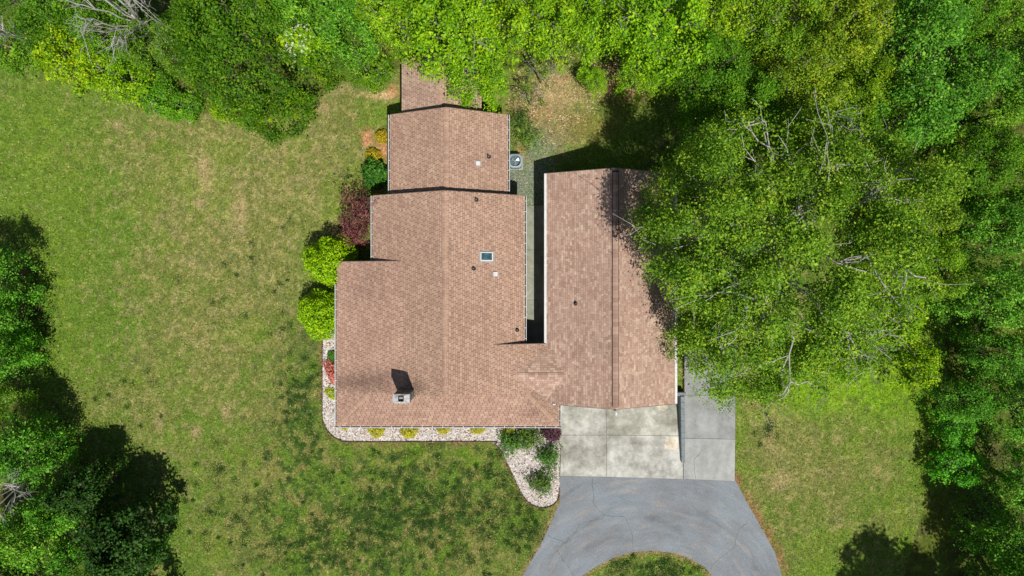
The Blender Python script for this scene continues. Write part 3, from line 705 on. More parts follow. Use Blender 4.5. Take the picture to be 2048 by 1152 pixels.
# plumbing stacks and box vents
for px, py, h2 in [(977.5, 313.5, .38), (952.5, 399.5, .32), (947, 537, .3), (1034, 660, .26), (1151.5, 607, .28)]:
    x, y, z = on_roof(px, py); mb = MB(); n = 10
    mb.tube([(x, y, z - .1), (x, y, z + .06), (x, y, z + .10)], [.15, .12, .06], 10); o = hb(mb, 'vent_boot', M['black'])
    mb = MB(); mb.tube([(x, y, z), (x, y, z + h2)], [.045, .045], 10); hb(mb, 'pipe', M['pipe'], o)
    mb = MB(); mb.tube([(x, y, z + h2 + .001), (x, y, z + h2 + .004)], [.036, .036], 10); hb(mb, 'pipe_mouth_shade', M['black'], o)  # black disc on the closed pipe top paints the shade of its hollow
for px, py in [(956.5, 327), (991, 548)]:
    x, y, z = on_roof(px, py); mb = MB(); s = .125
    mb.prism([(x - s, y - s), (x + s, y - s), (x + s, y + s), (x - s, y + s)], lambda p, q: z - SL * (p - x) - .02, lambda p, q: z - SL * (p - x) + .11)
    o = hb(mb, 'box_vent', M['white']); s = .17
    mb = MB(); mb.prism([(x - s, y - s), (x + s, y - s), (x + s, y + s), (x - s, y + s)], lambda p, q: z - SL * (p - x) - .02, lambda p, q: z - SL * (p - x) + .02); hb(mb, 'flange', M['pipe'], o)
x, y, z = on_roof(856.5, 815); mb = MB(); mb.tube([(x, y, z - .05), (x, y, z + .09), (x + .03, y - .05, z + .13)], [.045, .045, .03], 8); hb(mb, 'roof_cap', M['white'])
x, y, z = on_roof(1109, 808); mb = MB(); mb.tube([(x - .1, y, z + .02), (x + .08, y - .02, z + .05)], [.05, .04], 8); hb(mb, 'downspout_elbow', M['white'])
# flood light on the garage peak
x, y, z = GRX - .02, GYS - .06, GRZ
mb = MB(); mb.box(x - .07, x + .07, y - .03, y + .03, z - .12, z + .0); fl = hb(mb, 'flood_light', M['black'])
for sx in (.05,):
    mb = MB(); mb.tube([(x + sx * .4, y - .03, z - .02), (x + sx, y - .12, z + .02), (x + sx * 1.2, y - .24, z - .04), (x + sx * 1.3, y - .27, z - .07)], [.025, .04, .065, .06], 10); hb(mb, 'lamp_head', M['white'], fl)

# ------------------------------------------------------------------ small built things on the ground
# air conditioner
ax, ay = P(1030.5, 322, .7)
ac = empty('air_conditioner', (ax, ay, 0), 'blue grey air conditioning condenser with round fan beside the rear wall', 'air conditioner')
mb = MB(); mb.box(-.40, .50, -.46, .46, -.02, .09); o = mb.build('concrete_pad', M['walk'], ac); o.color = (1.3, 1.3, 1.35, 1)
def rsq(h, r, n=6):
    out = []
    for q, (sx, sy) in enumerate([(1, 1), (-1, 1), (-1, -1), (1, -1)]):
        for k in range(n + 1):
            t = math.pi / 2 * (q + k / n); out.append((sx * (h - r) + r * math.cos(t), sy * (h - r) + r * math.sin(t)))
    return out
ring = rsq(.44, .27); mb = MB(); n_ = len(ring)
for z0, z1 in ((.09, .78),):
    for i in range(n_):
        j = (i + 1) % n_; mb.face([(*ring[i], z0), (*ring[j], z0), (*ring[j], z1), (*ring[i], z1)])
inner = [(.36 * math.cos(math.atan2(y, x)), .36 * math.sin(math.atan2(y, x))) for x, y in ring]
for i in range(n_):
    j = (i + 1) % n_; mb.face([(*ring[i], .78), (*ring[j], .78), (*inner[j], .80), (*inner[i], .80)]); mb.face([(*inner[i], .80), (*inner[j], .80), (*inner[j], .55), (*inner[i], .55)])
cab = mb.build('cabinet', M['ac'], ac)
for k in range(16):
    t = 2 * math.pi * k / 16; mb = MB(); c_, s_ = math.cos(t), math.sin(t)
    mb.box(.405 if False else -.012, .012, -.008, .008, .12, .74); o = mb.build('louvre', M['ac_dark'], cab)
    R_ = .432; o.location = (max(-R_, min(R_, .56 * c_)), max(-R_, min(R_, .56 * s_)), 0)
mb = MB(); mb.tube([(0, 0, .50), (0, 0, .56)], [.355, .355], 20); mb.build('fan_well', M['ac_dark'], ac)
for k in range(3):
    t = 2 * math.pi * k / 3 + .4; mb = MB()
    pts = [(.05 * math.cos(t), .05 * math.sin(t), .64), (.27 * math.cos(t - .25), .27 * math.sin(t - .25), .62), (.28 * math.cos(t + .45), .28 * math.sin(t + .45), .68), (.06 * math.cos(t + .9), .06 * math.sin(t + .9), .66)]
    mb.face(pts); mb.face([(x, y, z - .006) for x, y, z in pts][::-1]); mb.build('fan_blade', M['ac_fan'], ac)
mb = MB(); mb.tube([(0, 0, .58), (0, 0, .72)], [.07, .07], 12); mb.build('fan_hub', M['ac'], ac)
gd = MB()
for r in (.10, .16, .22, .28):
    pts = [(r * math.cos(2 * math.pi * k / 20), r * math.sin(2 * math.pi * k / 20), .815) for k in range(21)]; gd.tube(pts, [.004] * 21, 4)
for k in range(8):
    t = math.pi * k / 4; gd.tube([(.05 * math.cos(t), .05 * math.sin(t), .82), (.30 * math.cos(t), .30 * math.sin(t), .805)], [.004, .004], 4)
gd.build('fan_guard', M['ac'], ac)

# retaining wall beside the apron, falling to a point
wl_ = empty('retaining_wall', (*P(1362, 856), 0), 'low grey block retaining wall tapering between the apron and the parking pad', 'wall')
wo = Vector(wl_.location); nseg = 11
ya, yb = P(0, 792, .6)[1], P(0, 924, .1)[1]
for i in range(nseg):
    t0, t1 = i / nseg, (i + 1) / nseg; y0, y1 = ya + (yb - ya) * t0, ya + (yb - ya) * t1 + .012
    h0, h1 = .85 - .55 * t0, .85 - .55 * t1
    xa0, xb0 = P(1361.5 + 2 * t0, 0, h0)[0], P(1369.5 + t0, 0, h0)[0]; xa1, xb1 = P(1361.5 + 2 * t1, 0, h1)[0], P(1369.5 + t1, 0, h1)[0]
    mb = MB(); poly = ccw([(xa0, y0), (xb0, y0), (xb1, y1), (xa1, y1)])
    mb.prism(poly, -.02, lambda x, y, y0=y0, y1=y1, h0=h0, h1=h1: h0 + (h1 - h0) * (y - y0) / (y1 - y0))
    o = mb.build('block', M['wallcap'], wl_); o.location = -wo
mb = MB(); xq0 = P(1352, 0, .6)[0]; xq1 = P(1371, 0, .6)[0]; mb.box(xq0, xq1, ya + .02, ya + .24, -.02, .74); o = mb.build('return_block', M['wallcap'], wl_); o.location = -wo
mb = MB(); a = P(1367, 700); b2 = P(1367, 786); mb.box(a[0] - .03, a[0] + .03, b2[1], a[1], -.02, .19)
tag(mb.build('border_board', M['wood']), 'thin dark wooden border board along the grass strip beside the parking pad', 'board')
mb = MB(); sx, sy = P(1096, 531); mb.box(sx - .5, sx + .15, sy - .6, sy + .6, 0, .17)
o = tag(mb.build('door_step', M['walk']), 'shaded concrete door step against the garage side wall', 'step'); o.color = (.8, .8, .8, 1)
# bed edging: one long curved strip with stakes
eo = empty('bed_edging', (*P(645, 830), 0), 'thin dark brown edging strip curving round the white gravel bed', 'edging')
eloc = Vector(eo.location)
def smoothpts(pts, n=4):
    out = []
    for i in range(len(pts) - 1):
        p0 = pts[max(i - 1, 0)]; p1 = pts[i]; p2 = pts[i + 1]; p3 = pts[min(i + 2, len(pts) - 1)]
        for k in range(n):
            t = k / n
            out.append(tuple(.5 * (2 * p1[a] + (p2[a] - p0[a]) * t + (2 * p0[a] - 5 * p1[a] + 4 * p2[a] - p3[a]) * t * t + (3 * p1[a] - p0[a] - 3 * p2[a] + p3[a]) * t ** 3) for a in (0, 1)))
    out.append(pts[-1]); return out
ep = smoothpts(PL(BED_EDGE))
o = strip(ep, .042, -.03, .10, .5).build('strip', M['edge'], eo); o.location = -eloc
acc = 0
for (x0, y0), (x1, y1) in zip(ep[:-1], ep[1:]):
    acc += math.hypot(x1 - x0, y1 - y0)
    if acc > 1.1:
        acc = 0; mb = MB(); mb.tube([(x1, y1, -.03), (x1, y1, .14)], [.04, .035], 6); o = mb.build('stake', M['black'], eo); o.location = -eloc
# a tan stone at the wood edge
rk = np.random.default_rng(5); mb = MB(); n1_, n2_ = 8, 5
rx_, ry_ = P(384, 243)
ringsz = []
for a in range(n2_ + 1):
    th = math.pi * a / n2_; ringsz.append([(rx_ + .28 * math.sin(th) * math.cos(2 * math.pi * k / n1_) * rk.uniform(.8, 1.2), ry_ + .2 * math.sin(th) * math.sin(2 * math.pi * k / n1_) * rk.uniform(.8, 1.2), .12 + .16 * math.cos(th)) for k in range(n1_)])
for a in range(n2_):
    for k in range(n1_): mb.face([ringsz[a + 1][k], ringsz[a + 1][(k + 1) % n1_], ringsz[a][(k + 1) % n1_], ringsz[a][k]])
tag(mb.build('rock', M['rock']), 'small tan rock at the edge of the wood on the upper left', 'rock')

# ------------------------------------------------------------------ gravel, litter, grass (nobody could count them)
def scatter_in(poly, n, rng):
    xs = [p[0] for p in poly]; ys = [p[1] for p in poly]; out = []
    tot = 0
    while tot < n:
        x = rng.uniform(min(xs), max(xs), n); y = rng.uniform(min(ys), max(ys), n); k = inpoly(x, y, poly); out.append(np.stack([x[k], y[k]], 1)); tot += k.sum()
    return np.concatenate(out)[:n]
OCT = np.array([[1, 0, 0], [0, 1, 0], [0, 0, 1], [-1, 0, 0], [0, -1, 0]], float)
TRI = np.array([[0, 1, 2], [1, 3, 2], [3, 4, 2], [4, 0, 2]])
def pebbles(name, pts, size, cols, rng, z0):
    n = len(pts); s = size * rng.uniform(.5, 1.3, (n, 1, 1)); ang = rng.uniform(0, 6.28, n)
    o = OCT[None] * s * (1 + rng.uniform(-.3, .3, (n, 5, 3))); o[:, :, 2] *= .6
    ca, sa = np.cos(ang)[:, None], np.sin(ang)[:, None]
    x = o[:, :, 0] * ca - o[:, :, 1] * sa + pts[:, 0:1]; y = o[:, :, 0] * sa + o[:, :, 1] * ca + pts[:, 1:2]; z = o[:, :, 2] + z0
    V = np.stack([x, y, z], -1)[:, TRI].reshape(-1, 3)
    ci = rng.integers(0, len(cols), n); tone = np.repeat(np.array(cols)[ci] * rng.uniform(.8, 1.1, (n, 1)), 4, 0)
    return np_mesh(name, V, 3, tone=tone)
WHT = [s2l(c) for c in [(226, 218, 208), (210, 200, 190), (236, 232, 226), (196, 184, 170), (234, 224, 212), (176, 132, 108), (232, 226, 220), (238, 234, 230), (110, 84, 66)]]
pts = scatter_in(BED, 15000, RNG)
tag(link('gravel', pebbles('gravel', pts, .05, WHT, RNG, .025), M['tone']), 'white and cream gravel filling the curved bed along the front of the house', 'gravel', kind='stuff')
GRV = [s2l(c) for c in [(150, 155, 148), (120, 128, 122), (170, 168, 155), (110, 112, 100), (140, 135, 110)]]
pts = scatter_in(SIDEGRAVEL, 3000, RNG)
tag(link('grey_gravel', pebbles('grey_gravel', pts, .04, GRV, RNG, .0), M['tone']), 'grey gravel between the rear wing and the garage', 'gravel', kind='stuff')

BLOCK = [DRIVE, APRON, PAD, BED, WALK] + HOUSE_FP
STRIPG = PL([(1335, 640), (1335, 790), (1366, 790), (1366, 640)])
def blades(n, xr, yr, hgt, wid, lean, rng, filt, colf):
    x = rng.uniform(*xr, n); y = rng.uniform(*yr, n); k = filt(x, y); x, y = x[k], y[k]; n = len(x)
    col = colf(x, y); a = rng.uniform(0, 6.28, n); h = hgt * rng.uniform(.5, 1.3, n); ln = lean * rng.uniform(.3, 1.3, n); w = wid * rng.uniform(.6, 1.3, n)
    dx, dy = np.cos(a), np.sin(a)
    V = np.stack([np.stack([x - dy * w, y + dx * w, np.full(n, -.005)], 1), np.stack([x + dy * w, y - dx * w, np.full(n, -.005)], 1), np.stack([x + dx * ln, y + dy * ln, h], 1)], 1)
    return V, col
def lawnfilt(x, y):
    k = np.ones(len(x), bool)
    for p in BLOCK: k &= ~inpoly(x, y, p)
    for p in WOODS: k &= ~inpoly(x, y, p) | (RNG.random(len(x)) < .12)
    return k
def bladecol(x, y):
    c = lawn_colour(x, y); j = RNG.uniform(.35, 1.9, (len(x), 1)); straw = s2l((170, 156, 104)); grn = s2l((92, 128, 34))
    r = RNG.random(len(x)); c = np.where((r < .06)[:, None], straw * .8, c); c = np.where((r > .9)[:, None], grn, c)
    return np.clip(c * j, .01, .8)
V, col = blades(420000, (-34.5, 34.5), (-20, 20), .055, .032, .125, RNG, lawnfilt, bladecol)
tag(link('grass', np_mesh('grass', V.reshape(-1, 3), 3, tone=col), M['blade']), 'short patchy green and straw coloured grass covering the lawn', 'grass', kind='stuff')
# dark weed clumps of the front lawn
cl = []
wr = np.random.default_rng(21)
for (cx, cy, rx, ry, n) in [(860, 1010, 230, 120, 330), (600, 800, 60, 130, 60), (640, 1090, 160, 70, 120), (1310, 1140, 110, 30, 60), (470, 1000, 120, 120, 50), (1050, 1050, 60, 80, 60), (240, 800, 90, 60, 12), (1530, 860, 40, 50, 10), (520, 560, 180, 160, 22), (1000, 930, 60, 40, 20)]:
    q = np.stack([cx + rx * wr.normal(0, .5, n), cy + ry * wr.normal(0, .5, n)], 1); cl.append(q)
cl = np.concatenate(cl); cxy = np.array([P(a, b2) for a, b2 in cl]); nb = 110
rad = wr.uniform(.10, .42, len(cxy)) * np.where(wr.random(len(cxy)) < .2, 1.5, 1)
ppx = np.repeat(cxy, nb, 0) + wr.normal(0, 1, (len(cxy) * nb, 2)) * np.repeat(rad, nb)[:, None] * .55
kk = np.ones(len(ppx), bool)
for p in BLOCK: kk &= ~inpoly(ppx[:, 0], ppx[:, 1], p)
ppx = ppx[kk]; n = len(ppx); a = wr.uniform(0, 6.28, n); h = wr.uniform(.02, .07, n); w = wr.uniform(.012, .028, n); ln = wr.uniform(.03, .09, n)
V = np.stack([np.stack([ppx[:, 0] - np.sin(a) * w, ppx[:, 1] + np.cos(a) * w, np.zeros(n)], 1), np.stack([ppx[:, 0] + np.sin(a) * w, ppx[:, 1] - np.cos(a) * w, np.zeros(n)], 1), np.stack([ppx[:, 0] + np.cos(a) * ln, ppx[:, 1] + np.sin(a) * ln, h], 1)], 1)
tag(link('weeds', np_mesh('weeds', V.reshape(-1, 3), 3, tone=s2l((50, 78, 28)) * wr.uniform(.6, 1.4, (n, 1))), M['blade']), 'dark green weed clumps dotted over the front lawn', 'weeds', kind='stuff')
# dry leaves and straw by the rear yard
n = 6000; c0 = np.array(P(1100, 185)); q = c0 + RNG.normal(0, 1, (n, 2)) * (1.4, 1.5); q = q[fbm(q[:, 0], q[:, 1], 1.1, 5, 3) > .45]
q2 = np.array(P(1250, 160)) + RNG.normal(0, 1, (2500, 2)) * (1.8, .8); q = np.concatenate([q, q2]); n = len(q)
kk = np.ones(n, bool)
for p in HOUSE_FP: kk &= ~inpoly(q[:, 0], q[:, 1], p)
q = q[kk]; n = len(q); a = RNG.uniform(0, 6.28, n); r_ = RNG.uniform(.02, .06, n); zz = RNG.uniform(.01, .10, n)
V = np.stack([np.stack([q[:, 0] + np.cos(a + k) * r_, q[:, 1] + np.sin(a + k) * r_ * .7, zz + RNG.uniform(-.02, .03, n)], 1) for k in (0, 1.57, 3.14, 4.71)], 1)
LIT = np.array([s2l(c) for c in [(214, 188, 138), (190, 160, 116), (160, 122, 88), (224, 204, 160), (140, 116, 86)]])
tag(link('leaf_litter', np_mesh('leaf_litter', V.reshape(-1, 3), 4, tone=LIT[RNG.integers(0, 5, n)]), M['tone']), 'tan dry leaves and straw scattered on the rear yard', 'leaf litter', kind='stuff')

# ------------------------------------------------------------------ vegetation
def leaf_mesh(name, Cn, Nn, size, tint, rng, aspect=.6):
    n = len(Cn); Nn = Nn / (np.linalg.norm(Nn, axis=1, keepdims=True) + 1e-9)
    r = rng.normal(0, 1, (n, 3)); u = np.cross(Nn, r); u /= (np.linalg.norm(u, axis=1, keepdims=True) + 1e-9); w = np.cross(Nn, u)
    s = (size * np.exp(rng.normal(-.05, .32, (n, 1)))); L = s * .5; W = s * .5 * aspect
    bend = Nn * s * .10
    V = np.stack([Cn - u * L, Cn + w * W + bend, Cn + u * L, Cn - w * W + bend], 1).reshape(-1, 3)
    return np_mesh(name, V, 4, tint=tint)
def bez(a, c, b2, n):
    return [tuple(np.array(a) * (1 - t) ** 2 + 2 * np.array(c) * t * (1 - t) + np.array(b2) * t * t) for t in np.linspace(0, 1, n)]
def tree_proto(name, seed, Ht, R, zb, leaf, ncl, rcl, per, limbs, leafm, barkm, flat=.45, dome=.55, depth=.8, limb_r=.09, trunk_r=.22, tips_up=0.0, lumps=5, limb_vis=0.0, sub=4, amp=1.0, wig=.02, pullk=1.0, core=0):
    """returns dict of meshes: trunk, limb (joined per tree), crown"""
    rng = np.random.default_rng(seed)
    ph = rng.uniform(0, 6.28, 4); am = rng.uniform(.06, .16, 4) * amp
    def Rm(a): return R * (1 - am.sum() * .6 + sum(am[k] * np.sin((k + 2) * a + ph[k]) for k in range(4)) + .12)
    def zdome(x, y):
        q = np.clip(np.hypot(x, y) / R, 0, 1); return zb + (Ht - zb) * np.sqrt(np.clip(1 - q ** 2, 0, 1)) ** (dome * 2)
    tb = MB(); th = Ht * .62; lean = rng.uniform(-.04, .04, 2) * Ht
    tp = [(0, 0, -.1), (lean[0] * .3, lean[1] * .3, th * .35), (lean[0] * .7, lean[1] * .7, th * .7), (lean[0], lean[1], th)]
    tb.tube(tp, [trunk_r * 1.25, trunk_r, trunk_r * .8, trunk_r * .55], 8)
    lb = MB(); tips = []
    for i in range(limbs):
        a = i * 2.399 + rng.uniform(-.3, .3); f = rng.uniform(.35, 1.0); s0 = np.array(tp[1]) + (np.array(tp[3]) - np.array(tp[1])) * f
        rr_ = Rm(a) * rng.uniform(.5, .84); e0 = np.array([math.cos(a) * rr_, math.sin(a) * rr_, 0]); e0[2] = zdome(e0[0], e0[1]) * rng.uniform(.86, 1.0) + limb_vis
        mid = (s0 + e0) / 2 + np.array([0, 0, rng.uniform(.0, .18) * Ht]) + rng.normal(0, .05 * R, 3)
        pl = bez(s0, mid, e0, 8); pl = [tuple(np.array(p) + rng.normal(0, wig * R, 3) * (0 if k == 0 else 1)) for k, p in enumerate(pl)]
        lb.tube(pl, list(np.linspace(limb_r, limb_r * .22, 8)), 5, cap=False); tips.append(pl[-1])
        for k in range(sub):
            j = rng.integers(3, 8); st = np.array(pl[j]); aa = a + rng.uniform(-1.2, 1.2); ln = R * rng.uniform(.15, .42)
            en = st + np.array([math.cos(aa) * ln, math.sin(aa) * ln, 0]); 
            q = math.hypot(en[0], en[1]) / (Rm(math.atan2(en[1], en[0])) + 1e-6)
            if q > .84: en[:2] *= .84 / q
            en[2] = zdome(en[0], en[1]) * rng.uniform(.88, 1.02) + limb_vis * rng.uniform(0, 1.2)
            pm = (st + en) / 2 + rng.normal(0, .03 * R, 3)
            sp = bez(st, pm, en, 5); sp = [sp[0]] + [tuple(np.array(p_) + rng.normal(0, wig * .55 * R, 3) * (1, 1, .4)) for p_ in sp[1:]]; lb.tube(sp, list(np.linspace(limb_r * .42, limb_r * .12, 5)), 4, cap=False); tips.append(sp[-1]); tips.append(sp[3])
            for k3 in range(2):
                s3 = np.array(sp[rng.integers(2, 5)]); e3 = s3 + rng.normal(0, 1, 3) * (R * .07, R * .07, R * .04) + np.array([math.cos(aa), math.sin(aa), .1]) * R * .08
                lb.tube([tuple(s3), tuple((s3 + e3) / 2 + rng.normal(0, .02 * R, 3)), tuple(e3)], [limb_r * .16, limb_r * .12, limb_r * .07], 3, cap=False)
    res = dict(trunk=tb.mesh('trunk', True), limbs=lb.mesh('limbs', True), R=R, Ht=Ht, zc=(zb + Ht) / 2)
    res['trunk'].materials.append(barkm); res['limbs'].materials.append(barkm)
    if ncl:
        a = rng.uniform(0, 6.28, ncl); r = np.sqrt(rng.uniform(0, 1, ncl)) * Rm(a) * .97
        x = r * np.cos(a); y = r * np.sin(a); z = zdome(x, y) - rng.exponential(depth, ncl)
        # lumps: bring clusters together in boughs with gaps between
        nl = max(6, int(lumps * R)); la = rng.uniform(0, 6.28, nl); lr = np.sqrt(rng.uniform(0.02, 1, nl)) * Rm(la) * .9; lx, ly = lr * np.cos(la), lr * np.sin(la); lz = rng.normal(0, .09 * Ht * min(1, pullk + .15), nl)
        d = np.hypot(x[:, None] - lx[None], y[:, None] - ly[None]); near = d.argmin(1); pull = rng.uniform(.25, .7, ncl) * pullk
        x = x + (lx[near] - x) * pull; y = y + (ly[near] - y) * pull; z = z + lz[near] - .25 * d.min(1) ** 1.2
        z = np.maximum(z, zb * .55)
        cen = np.stack([x, y, z], 1)
        tp_ = np.array(tips)[rng.permutation(len(tips))[:max(1, ncl // 4)]]; tp_[:, 2] -= limb_vis
        cen = np.concatenate([cen, tp_]); n = len(cen)
        per_n = rng.integers(int(per * .5), int(per * 1.5), n); idx = np.repeat(np.arange(n), per_n)
        rad = rcl * rng.uniform(.6, 1.35, n)
        off = rng.normal(0, .5, (len(idx), 3)) * rad[idx][:, None] * np.array([1, 1, flat])
        off[:, 2] -= .35 * (off[:, 0] ** 2 + off[:, 1] ** 2) / (rad[idx] + .1)
        pc = cen[idx] + off
        out = pc - np.array([0, 0, zb]); out[:, 2] *= .4; out /= (np.linalg.norm(out, axis=1, keepdims=True) + 1e-6)
        nn = np.array([0, 0, .6]) + out * .35 + rng.normal(0, .62, (len(idx), 3)) + off / (rad[idx][:, None] + .05) * .35
        ct = np.clip(rng.normal(.48, .2, n), 0, 1); tint = np.clip(ct[idx] + rng.normal(0, .2, len(idx)), 0, 1)
        res['crown'] = leaf_mesh('crown', pc, nn, leaf, tint, rng); res['crown'].materials.append(leafm)
    return res
def plant_tree(name, proto, px, py, R, rot, tint, label, cat='tree', group=None, hs=1.0, base=None):
    s = R / proto['R']; zc = proto['Ht'] * s * hs * .70
    x, y = base if base else P(px, py, min(zc, 30))
    o = empty(name, (x, y, 0), label, cat, group); o.scale = (s, s, s * hs); o.rotation_euler = (0, 0, rot)
    for k in ('trunk', 'limbs', 'crown', 'flowers'):
        if k in proto:
            c = link(k, proto[k], None, o); c.color = (*tint, 1) if k == 'crown' else (1, 1, 1, 1)
            if k in ('crown', 'flowers'): c['kind'] = 'stuff'
    return o

L = {}
L['maple'] = mat_leaf('leaf_maple', s2l((112, 168, 14)), s2l((170, 210, 28)))
L['green'] = mat_leaf('leaf_green', s2l((88, 146, 20)), s2l((138, 184, 38)))
L['dark'] = mat_leaf('leaf_dark', s2l((62, 116, 12)), s2l((112, 156, 20)), .22)
L['fine'] = mat_leaf('leaf_fine', s2l((86, 136, 28)), s2l((150, 186, 50)))
L['vivid'] = mat_leaf('leaf_vivid', s2l((82, 146, 30)), s2l((140, 198, 56)))
L['pine'] = mat_leaf('needles', s2l((44, 84, 26)), s2l((76, 116, 36)), .15)
PR = {}
PR['maple1'] = tree_proto('maple', 1, 10.5, 4.0, 5.5, .175, 300, .60, 34, 9, L['maple'], M['bark'], flat=.5, depth=1.3, lumps=4)
PR['maple2'] = tree_proto('maple', 2, 10.0, 4.0, 5.0, .175, 300, .60, 34, 8, L['maple'], M['bark'], flat=.5, depth=1.5, lumps=4)
PR['oak1'] = tree_proto('oak', 3, 9.5, 4.0, 4.0, .135, 300, .6, 56, 9, L['green'], M['bark_dark'], depth=1.1)
PR['oak2'] = tree_proto('oak', 4, 9.0, 4.0, 3.5, .135, 280, .62, 58, 8, L['green'], M['bark'], depth=1.2)
PR['vivid1'] = tree_proto('vivid', 5, 8.5, 3.0, 3.0, .14, 175, .6, 54, 8, L['vivid'], M['bark_dark'], depth=1.2)
PR['vivid2'] = tree_proto('vivid', 6, 8.0, 3.0, 2.0, .14, 185, .55, 52, 7, L['vivid'], M['bark_dark'], depth=1.4)
PR['edge1'] = tree_proto('edge', 7, 4.0, 2.0, 1.0, .15, 140, .4, 26, 6, L['maple'], M['bark'], depth=.6, limb_r=.05, trunk_r=.09)
PR['edge2'] = tree_proto('edge', 8, 3.6, 2.0, .8, .14, 140, .4, 30, 6, L['green'], M['bark'], depth=.6, limb_r=.05, trunk_r=.09)
PR['dark'] = tree_proto('dark', 9, 8.5, 5.0, 2.0, .13, 900, .5, 50, 10, L['dark'], M['bark_dark'], flat=.6, depth=.5, lumps=9, amp=.15, pullk=.35)
PR['big'] = tree_proto('big', 10, 13.0, 8.2, 6.5, .108, 2100, .56, 84, 18, L['fine'], M['bark_pale'], flat=.45, depth=1.5, limb_r=.11, trunk_r=.40, limb_vis=-.05, lumps=5, sub=8, wig=.025, pullk=.9, amp=.6)
PR['fine2'] = tree_proto('fine', 12, 10.0, 4.0, 4.5, .13, 330, .55, 72, 9, L['fine'], M['bark'], depth=1.3, limb_vis=.1)
PR['pine'] = tree_proto('pine', 13, 13.0, 3.0, 6.0, .2, 190, .55, 70, 10, L['pine'], M['bark_dark'], flat=.5, depth=2.2)
PR['pinelow'] = tree_proto('pine', 18, 8.0, 3.0, 2.5, .2, 190, .55, 60, 9, L['pine'], M['bark_dark'], flat=.5, depth=1.6)
PR['bare1'] = tree_proto('bare', 14, 9.0, 3.6, 5.0, .1, 0, .5, 0, 15, L['fine'], M['bark_pale'], limb_r=.06, trunk_r=.14, sub=8)
PR['bare2'] = tree_proto('bare', 15, 7.5, 2.4, 4.0, .1, 0, .5, 0, 10, L['fine'], M['bark_pale'], limb_r=.05, trunk_r=.10, sub=6)
PR['twiggy'] = tree_proto('twiggy', 16, 4.0, 1.6, 1.2, .08, 46, .3, 22, 10, L['fine'], M['bark'], limb_r=.035, trunk_r=.06, sub=5)
PR['dogwood'] = tree_proto('dogwood', 17, 6.8, 1.5, 4.0, .16, 90, .35, 34, 6, L['maple'], M['bark'], depth=.4, limb_r=.05, trunk_r=.08)
dr = np.random.default_rng(3); nfl = 170; gi = dr.integers(0, 5, nfl); ga = np.array([.4, 1.9, 3.0, 4.2, 5.3])[gi]; gr = np.array([.7, .9, .4, 1.0, .75])[gi]
gx = gr * np.cos(ga) + dr.normal(0, .22, nfl); gy = gr * np.sin(ga) + dr.normal(0, .22, nfl); a = np.arctan2(gy, gx); r = np.minimum(np.hypot(gx, gy), 1.42)
fc = np.stack([r * np.cos(a), r * np.sin(a), 4.0 + 2.9 * np.sqrt(np.clip(1 - (r / 1.5) ** 2, 0, 1)) + dr.normal(0, .08, nfl)], 1)
PR['dogwood']['flowers'] = leaf_mesh('flowers', fc, np.array([0, 0, 1.]) + dr.normal(0, .4, (nfl, 3)), .12, dr.random(nfl), dr, .9); PR['dogwood']['flowers'].materials.append(M['flower'])

